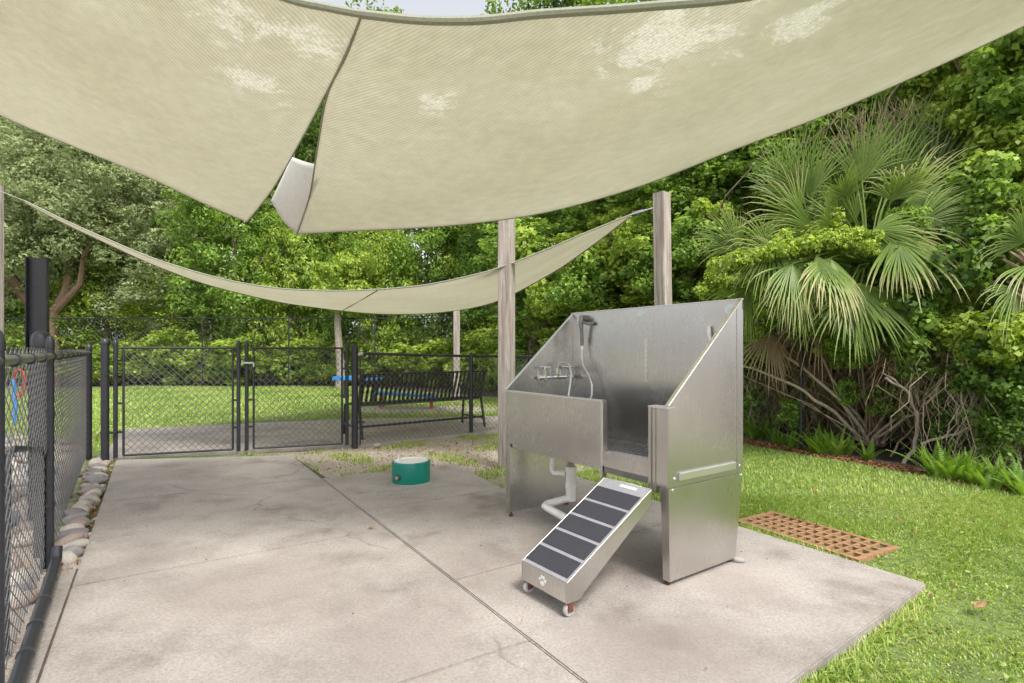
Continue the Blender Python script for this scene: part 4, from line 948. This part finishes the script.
def cloth(name, near, far, sideA=None, parent=None, nu=70, nv=34, sag=.05, ripple=.012, thick=.004, seed=0, mat=None, sideB=None, idx=False):
    N_ = (byindex if idx else resample)(near, nu); Fa = (byindex if idx else resample)(far, nu); SA = resample(sideA, nv) if sideA else None; SB = resample(sideB, nv) if sideB else None
    vs = []; uv = []
    for j in range(nv):
        v = j/(nv-1)
        for i in range(nu):
            u = i/(nu-1); p = N_[i].lerp(Fa[i], v)
            if SA: p = p+(SA[j]-N_[0].lerp(Fa[0], v))*(1-u)**3
            if SB: p = p+(SB[j]-N_[-1].lerp(Fa[-1], v))*u**3
            e = math.sin(math.pi*u)**.5*math.sin(math.pi*v) if 0 < u < 1 and 0 < v < 1 else 0
            p = p+Vector((0, 0, -sag*e+ripple*e*(math.sin(u*9+v*5+seed)+.6*math.sin(v*13-u*6+seed*2)+.35*math.sin(u*31+v*4)+.5*math.sin(v*38+u*10+math.sin(u*7)*2)*u**2)))
            vs.append(p); uv.append((u, v))
    fs = [(j*nu+i, j*nu+i+1, (j+1)*nu+i+1, (j+1)*nu+i) for j in range(nv-1) for i in range(nu-1)]
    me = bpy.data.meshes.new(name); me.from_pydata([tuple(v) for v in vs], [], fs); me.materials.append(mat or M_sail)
    W_ = sum((N_[i+1]-N_[i]).length for i in range(nu-1)); D_ = (N_[nu//2]-Fa[nu//2]).length
    ul = me.uv_layers.new(name='UVMap')
    for l in me.loops: ul.data[l.index].uv = (uv[l.vertex_index][0]*W_, uv[l.vertex_index][1]*D_)
    me.polygons.foreach_set('use_smooth', [True]*len(me.polygons)); o = link(bpy.data.objects.new(name, me), parent)
    md = o.modifiers.new('thickness', 'SOLIDIFY'); md.thickness = thick; md.offset = 0
    return o, N_, Fa, SA
T1 = thing('shade_sail', 'large cream shade sail overhead, split along its middle seam', 'shade sail', (0, 3, 0))
def loc(pts): return [at(*p)-T1.location for p in pts]
nearL = loc([(362, 14, 2.35), (330, 8, 2.33), (280, -4, 2.3), (180, -45, 2.2), (40, -120, 2.05), (-200, -230, 1.95)])
farL = loc([(247, 222, 5.0), (205, 204, 4.85), (150, 178, 4.6), (75, 147, 4.2), (0, 115, 3.75), (-150, 40, 3.0)])
sideL = loc([(362, 14, 2.35), (345, 55, 2.65), (325, 95, 3.05), (300, 142, 3.6), (272, 190, 4.35), (247, 222, 5.0)])
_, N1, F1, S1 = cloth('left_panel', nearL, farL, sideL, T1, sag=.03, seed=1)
nearR = loc([(362, 14, 2.35), (420, 20, 2.35), (480, 20, 2.35), (540, 14, 2.35), (640, 7, 2.3), (760, -6, 2.25), (900, -45, 2.2), (1100, -130, 2.15)])
farR = loc([(297, 234, 5.0), (350, 231, 5.0), (430, 227, 4.95), (500, 220, 4.85), (560, 209, 4.7), (640, 186, 4.4), (730, 151, 4.05), (820, 117, 3.7), (920, 74, 3.35), (1024, 26, 3.0), (1180, -50, 2.6)])
sideR = loc([(362, 14, 2.35), (346, 56, 2.65), (327, 96, 3.05), (318, 145, 3.65), (309, 198, 4.45), (297, 234, 5.0)])
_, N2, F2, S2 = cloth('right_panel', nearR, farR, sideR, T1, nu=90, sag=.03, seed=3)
m = MB(); m.tube(N1[::-1], .017, 8); m.tube(N2, .019, 8); m.build('hem', M_hem, T1, smooth=True)
m = MB(); m.tube(F1, .005, 6); m.tube(S1, .005, 6); m.build('edge_binding', M_hem, T1, smooth=True)
m = MB(); m.tube(F2, .006, 6); m.tube(S2, .006, 6); m.build('edge_binding', M_hem, T1, smooth=True)
fl_n = loc([(322, 166, 4.05), (306, 162, 4.3), (292, 157, 4.7)]); fl_f = loc([(297, 234, 5.02), (284, 222, 5.1), (271, 201, 5.15)])
M_flap = simple('faded_cloth', (.62, .60, .55), .9, 0, .08, 30, .2)
cloth('loose_flap', fl_n, fl_f, None, T1, nu=12, nv=16, sag=.02, ripple=.004, mat=M_flap)

T2 = thing('shade_sail', 'low triangular cream shade sail sagging behind the tub between the wood posts', 'shade sail', (0, 6, 0))
def loc2(pts): return [at(*p)-T2.location for p in pts]
n2 = loc2([(25, 201, 6.2), (60, 218, 6.15), (100, 236, 6.1), (150, 257, 6.05), (200, 273, 6.0), (240, 282.5, 5.95), (280, 288.5, 5.9), (320, 290.5, 5.85), (350, 290.5, 5.8), (385, 289, 5.8), (425, 285, 5.75), (465, 277, 5.7), (500, 267.5, 5.7), (550, 248, 5.65), (590, 231, 5.6), (630, 215, 5.55)])
f2 = loc2([(25, 202.5, 6.25), (60, 221, 6.4), (100, 240, 6.7), (150, 263, 7.1), (200, 282, 7.7), (240, 293, 8.3), (280, 302, 9.0), (320, 308, 9.8), (350, 311.5, 10.4), (385, 314, 11.1), (425, 313.5, 11.6), (465, 309, 11.2), (500, 300, 9.9), (550, 274, 7.8), (590, 247, 6.4), (630, 216.5, 5.6)])
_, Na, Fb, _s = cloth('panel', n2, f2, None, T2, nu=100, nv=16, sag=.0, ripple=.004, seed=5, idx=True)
m = MB(); m.tube(Na, .009, 6); m.tube(Fb, .012, 6); m.build('edge_binding', M_hem, T2, smooth=True)
i0 = 58; m = MB(); m.tube([Na[i0].lerp(Fb[i0-7], f)+Vector((.0, 0, -.012)) for f in np.linspace(0, 1, 8)], .007, 5); m.build('seam', M_darkpl, T2)
pk = at(657, 207, 5.47)-T2.location
MB().tube([Na[-1], pk], .010, 6).build('webbing', M_galv, T2); MB().tube([Na[-1]+Vector((.02, 0, .02)), Na[-1]+Vector((.13, -.01, .045)), Na[-1].lerp(pk, .7)], .013, 6).build('ratchet', M_blue if False else M_darkpl, T2)
MB().tube([Na[0], at(-3, 190, 6.25)-T2.location], .006, 6).build('corner_cord', M_hem, T2)

# ------------------------------------------------------------------ dog wash tub
TO = Vector((-.049, 3.969, 0)); TR = math.atan2(-.818, .575)
T = thing('dog_wash_tub', 'stainless steel raised dog washing tub with sloping sides on the pad', 'dog wash tub', TO, TR)
WD = 1.468; th = .012
def side_poly(x, off):
    return MB().prism([Vector((x, 0, .50)), Vector((x, .654, .50)), Vector((x, .654, 1.497)), Vector((x, 0, .915))], (off, 0, 0))
side_poly(0, th).build('side_panel', M_steel, T, bevel=.002); side_poly(WD-th, th).build('side_panel', M_steel, T, bevel=.002)
def leg_panel(x, inward):
    m = MB(); m.prism([Vector((x, .008, .022)), Vector((x, .585, .022)), Vector((x, .650, .497)), Vector((x, .002, .497))], (th*inward, 0, 0))
    # front flange
    a, b = x+th*inward, x+.055*inward
    m.add([(a, .008, .022), (b-.012*inward, .008, .022), (b, .002, .497), (a, .002, .497), (a, .018, .022), (b-.012*inward, .018, .022), (b, .012, .497), (a, .012, .497)], [(0, 1, 2, 3), (7, 6, 5, 4), (0, 4, 5, 1), (1, 5, 6, 2), (2, 6, 7, 3), (3, 7, 4, 0)])
    m.add([(a, .575, .022), (b, .575, .022), (b, .640, .497), (a, .640, .497), (a, .585, .022), (b, .585, .022), (b, .650, .497), (a, .650, .497)], [(0, 1, 2, 3), (7, 6, 5, 4), (0, 4, 5, 1), (1, 5, 6, 2), (2, 6, 7, 3), (3, 7, 4, 0)])
    o = m.build('leg', M_steel, T, bevel=.0015)
    for y in (.03, .56): MB().lathe([(.016, 0), (.016, .012), (.009, .013), (.009, .03)], (x+.03*inward, y, 0), 8).build('foot', M_rustdark, o)
    return o
leg_panel(0, 1); leg_panel(WD, -1)
MB().box(th+.001, WD-th-.001, .642, .654, .50, 1.497).build('back_panel', M_steel, T)
MB().box(-.002, WD+.002, .636, .662, 1.4975, 1.503).build('back_lip', M_edge, T, bevel=.001)
# sloping lips
sl = Vector((0, .654, 1.497-.915)).normalized(); nn = Vector((0, -sl.z, sl.y))
for (x, inw) in ((0, 1), (WD, -1)):
    a = Vector((x-.004*inw, 0, .917)); b = Vector((x-.004*inw, .654, 1.499)); w_ = Vector((.026*inw, 0, 0))
    m = MB().prism([a, a+w_, b+w_, b], nn*.006); m.build('side_lip', M_edge, T, bevel=.001)
# basin / floor
m = MB().box(th+.002, WD-th-.002, .03, .640, .50, .555); m.build('basin', M_steel, T, bevel=.003)
m = MB()
for i in range(30): x = .06+i*.047; m.box(x, x+.02, .05, .62, .5565, .566)
m.build('floor_grate', M_steel, T)
# front panel: left of the opening
m = MB().box(.035, 1.0, -.002, .022, .535, .905); m.build('front_panel', M_steel, T, bevel=.003)
MB().box(.0, 1.003, -.010, .030, .9055, .915).build('front_lip', M_edge, T, bevel=.002)
MB().box(.001, .034, -.001, .020, .50, .904).build('corner_post', M_steel, T, bevel=.002)
MB().box(.972, 1.0, -.005, .0295, .47, .534).box(.9, .98, .024, .03, .5, .9).build('opening_post', M_steel, T, bevel=.002)
MB().box(.985, 1.004, -.006, .032, .535, .9045).build('opening_edge', M_edge, T, bevel=.002)
# right stub column
m = MB().box(1.345, 1.362, -.012, .05, .462, .905).box(1.3625, 1.385, -.002, .03, .462, .905).box(1.3855, 1.392, -.012, .03, .462, .905).box(1.3925, WD-.001, -.006, .03, .50, .905)
m.build('front_column', M_steel, T, bevel=.002)
MB().box(1.343, WD+.002, -.014, .052, .9055, .915).build('column_lip', M_edge, T, bevel=.002)
MB().box(1.0045, 1.3445, -.006, .05, .535, .622).build('sill', M_steel, T, bevel=.004)
MB().box(1.0045, 1.3445, .004, .03, .50, .534).build('ramp_socket', M_dark_steel, T)
MB().box(1.0045, 1.3445, .055, .10, .58, .612).build('step_bar', M_edge, T, bevel=.004)
# towel bar on the right side
MB().box(WD+.0005, WD+.014, .075, .575, .532, .572).build('side_bar', M_edge, T, bevel=.003)
m = MB()
for (y, z) in ((.045, .545), (.62, .545), (.03, .49), (.635, .49)): m.lathe([(.007, 0), (.007, .004), (.003, .007)], n=8, M=Matrix.Translation((WD, y, z)) @ Matrix.Rotation(R(90), 4, 'Y'))
m.build('rivet', M_chrome, T)
MB().box(WD+.0005, WD+.003, .595, .654, .51, 1.44).build('back_strip', M_steel, T)
# taps on inner left side
f = MB(); f.tube([(.05, .27, 1.0), (.05, .60, 1.0)], .013, 10)
for y in (.33, .55): f.tube([(.012, y, 1.0), (.06, y, 1.0)], .018, 12); f.tube([(.05, y, 1.0), (.055, y, 1.055)], [.015, .012], 10)
f.tube([(.05, .45, 1.0), (.055, .45, 1.07)], .014, 10)
fo = f.build('faucet', M_chrome, T, smooth=True)
for y in (.33, .55): MB().tube([(.055, y, 1.055), (.056, y, 1.075)], .012, 8).tube([(.056, y-.05, 1.08), (.056, y+.05, 1.076)], .006, 8).build('handle', M_chrome, fo, smooth=True)
MB().tube([(.055, .45, 1.07), (.06, .46, 1.10), (.09, .48, 1.115), (.14, .49, 1.10), (.18, .48, 1.03), (.20, .44, .9), (.21, .4, .7), (.22, .38, .58)], .008, 8).build('supply_hose', M_hose, T, smooth=True)
# sprayer
sp = MB(); sp.tube([(.155, .642, 1.45), (.16, .60, 1.45)], .026, 14); sp.tube([(.16, .60, 1.45), (.185, .59, 1.42), (.235, .60, 1.405), (.26, .63, 1.41)], .012, 8); so = sp.build('spray_holder', M_dark_steel, T, smooth=True)
MB().tube([(.175, .585, 1.46), (.175, .58, 1.42), (.17, .59, 1.36), (.165, .60, 1.28), (.165, .60, 1.24)], [.015, .018, .013, .014, .011], 12).build('sprayer', M_dark_steel, T, smooth=True)
MB().tube([(.165, .60, 1.24), (.165, .60, 1.21)], .012, 10).build('hose_coupling', M_white, T, smooth=True)
MB().tube([(.165, .60, 1.21), (.17, .59, 1.15), (.20, .585, 1.08), (.26, .58, 1.02), (.30, .575, .95), (.315, .56, .87), (.30, .5, .75), (.28, .45, .6)], .0075, 8).build('spray_hose', M_hose, T, smooth=True)
def sticker(x, z, rx, rz_): MB().lathe([(1, 0), (1, .002)], n=20, M=Matrix.Translation((x, .6415, z)) @ Matrix.Rotation(R(90), 4, 'X') @ Matrix.Diagonal((rx, rz_, 1, 1))).build('sticker', M_sticker, T)
sticker(.075, 1.435, .018, .025); sticker(.715, 1.462, .036, .024); sticker(1.40, 1.445, .040, .028)
sl_ = MB(); 
for k in range(9): sl_.box(.752, .770, .638, .6415, .985+k*.034, .985+k*.034+.028)
sl_.build('slot_strip', M_edge, T)
MB().tube([(1.262, .625, 1.35), (1.27, .622, 1.29), (1.295, .62, 1.22)], [.013, .012, .01], 8).build('tether_hook', M_white, T, smooth=True)
# drain plumbing
pv = MB(); pv.tube([(.21, .27, .50), (.21, .27, .36), (.222, .262, .335), (.24, .26, .325), (.30, .315, .325)], .022, 14); pv.build('drain_pipe', M_pvc, T, smooth=True)
pv = MB(); pv.tube([(.325, .345, .13), (.325, .345, .34)], .036, 16); pv.tube([(.325, .345, .34), (.325, .345, .375)], .042, 16); pv.tube([(.325, .345, .22), (.325, .345, .25)], .041, 16); pv.build('drain_trap', M_pvc, T, smooth=True)
pv = MB(); pv.tube([(.325, .345, .15), (.29, .22, .13), (.285, .16, .125), (.30, .13, .12), (.34, .125, .115), (.60, .15, .07), (.85, .18, .03)], .026, 14); pv.build('waste_pipe', M_pvc, T, smooth=True)

# ------------------------------------------------------------------ ramp
b0 = Vector((.1465+.0, 2.572, 0)); RA = thing('dog_ramp', 'steel dog ramp with five black grit treads leaning up to the tub opening', 'ramp', b0, TR+R(1))
W2 = .168; zb0, zb1 = .067, .163; run, zt = .575, .495
pr = [Vector((-W2, 0, zb0)), Vector((-W2, 0, zb1)), Vector((-W2, run, zt)), Vector((-W2, run, zt-.075)), Vector((-W2, .10, zb0+.02)), Vector((-W2, .08, zb0))]
m = MB().prism(pr, (.008, 0, 0)); m.prism([p+Vector((2*W2-.008, 0, 0)) for p in pr], (.008, 0, 0)); m.build('side_rail', M_steel, RA, bevel=.0015)
MB().box(-W2+.0085, W2-.0085, .0005, .009, zb0, zb1-.002).build('front_plate', M_steel, RA, bevel=.001)
sv = Vector((0, run, zt-zb1)); sn = Vector((0, -sv.z, sv.y)).normalized()
def strip(u0, u1, x0, x1, lift, thick_):
    a = Vector((0, 0, zb1))+sv*u0+sn*lift; b = Vector((0, 0, zb1))+sv*u1+sn*lift
    return [a+Vector((x0, 0, 0)), a+Vector((x1, 0, 0)), b+Vector((x1, 0, 0)), b+Vector((x0, 0, 0))], sn*thick_
MB().prism(*strip(0.0, 1.0, -W2+.0085, W2-.0085, -.008, .008)).build('deck', M_stripe, RA, bevel=.001)
MB().prism(*strip(.93, 1.03, -W2+.02, W2-.02, -.03, .012)).build('top_hook', M_steel, RA)
for k in range(5):
    u0 = .03+k*.178; MB().prism(*strip(u0, u0+.148, -W2+.015, W2-.015, .0008, .003)).build('grit_tread', M_grip, RA)
MB().prism(*strip(.945, .97, -.02, .09, .0008, .002)).build('notice_sticker', M_white, RA)
# paw print
m = MB(); 
def disc(x, z, rx, rz_): m.lathe([(1, 0), (1, .002)], n=12, M=Matrix.Translation((x, .0, z)) @ Matrix.Rotation(R(90), 4, 'X') @ Matrix.Diagonal((rx, rz_, 1, 1)))
pz = .112; disc(-.005, pz-.010, .014, .011); disc(-.024, pz+.006, .0055, .008); disc(-.011, pz+.017, .0055, .0085); disc(.003, pz+.017, .0055, .0085); disc(.015, pz+.005, .0055, .008)
m.build('paw_print', M_white, RA)
for x in (-W2+.02, W2-.02):
    c = MB().box(x-.016, x+.016, .014, .05, .050, .066); c.box(x-.016, x-.012, .014, .045, .022, .05).box(x+.012, x+.016, .014, .045, .022, .05); co_ = c.build('caster', M_rustdark, RA)
    MB().lathe([(.008, -.011), (.027, -.010), (.030, -.006), (.030, .006), (.027, .010), (.008, .011)], n=18, M=Matrix.Translation((x, .028, .030)) @ Matrix.Rotation(R(90), 4, 'Y')).build('wheel', M_wheel, co_, smooth=True)

# ------------------------------------------------------------------ fountain
fc = Vector((-.925, 5.0, -.003)); T = thing('dog_fountain', 'low round green dog drinking fountain with steel bowl on its own pad', 'drinking fountain', fc, .4)
m = MB().lathe([(.168, 0), (.170, .01), (.170, .188), (.167, .198), (.160, .201), (.1535, .200), (.1535, .16), (.02, .155)], n=40, sx=1.03, sy=.95); m.build('body', M_green, T, smooth=True)
m = MB().lathe([(.152, .1975), (.151, .2035), (.146, .2035), (.138, .196), (.12, .182), (.09, .172), (.03, .168), (.01, .167)], n=36, sx=1.03, sy=.95)
M_bowl = simple('brushed_bowl', (.85, .84, .83), .5, .35, .08)
m.build('bowl', M_bowl, T, smooth=True)
m = MB().lathe([(.012, .166), (.010, .18)], (-.02, 0, 0), 10); m.build('drain', M_darkpl, T)
m = MB().tube([(-.10, .09, .2), (-.10, .09, .245), (-.085, .075, .262), (-.07, .06, .258)], .010, 10); m.lathe([(.02, .198), (.02, .21)], (-.10, .09, 0), 12); m.build('spout', M_chrome, T, smooth=True)
a = R(205-23); bx, by = .171*math.cos(R(218))*1.03, .171*math.sin(R(218))*.95
m = MB().tube([(bx*.97, by*.97, .075), (bx*1.12, by*1.12, .075)], .017, 14); m.build('push_button', M_chrome, T, smooth=True)
m = MB().tube([(bx*.95, by*.95, .075), (bx*1.03, by*1.03, .075)], .028, 14); m.build('button_ring', M_darkpl, T, smooth=True)
m = MB().lathe([(.19, -.004), (.185, .006), (.172, .012)], n=36, sx=1.03, sy=.95); m.build('mortar_ring', M_conc, T, smooth=True)

# ------------------------------------------------------------------ drain grate
NR = V2(2.01, 3.16); NL = V2(1.585, 3.92); gd = (NL-NR).normalized(); gp = V2(-gd.y, gd.x); gp = gp if gp.x > 0 else -gp
T = thing('drain_grate', 'rusty iron drain grate set in the lawn beside the wash pad', 'drain grate', (NR.x, NR.y, -.024), math.atan2(gd.y, gd.x))
Lg = .86; Wg = .44; sgn = 1 if (V2(-gd.y, gd.x)-gp).length < .1 else -1
def gb(m, x0, x1, y0, y1, z0, z1): ya, yb = sorted((y0*sgn, y1*sgn)); m.box(x0, x1, ya, yb, z0, z1)
m = MB(); gb(m, 0, Lg, 0, .035, -.02, .012); gb(m, 0, Lg, Wg-.035, Wg, -.02, .012); gb(m, 0, .035, .0352, Wg-.0352, -.02, .012); gb(m, Lg-.035, Lg, .0352, Wg-.0352, -.02, .012)
for i in range(1, 13): x = .035+(Lg-.07)*i/13; gb(m, x-.009, x+.009, .0354, Wg-.0354, -.02, .010)
for j in range(1, 4): y = .035+(Wg-.07)*j/4; gb(m, .0354, Lg-.0354, y-.013, y+.013, -.021, .0085)
m.build('grating', M_rust, T)
m = MB(); gb(m, .01, Lg-.01, .01, Wg-.01, -.03, -.0215); m.build('pit', M_hole, T)
m = MB(); gb(m, -.0, Lg+.05, Wg+.002, Wg+.035, -.06, .002); m.build('concrete_rim', M_conc, T, bevel=.004)
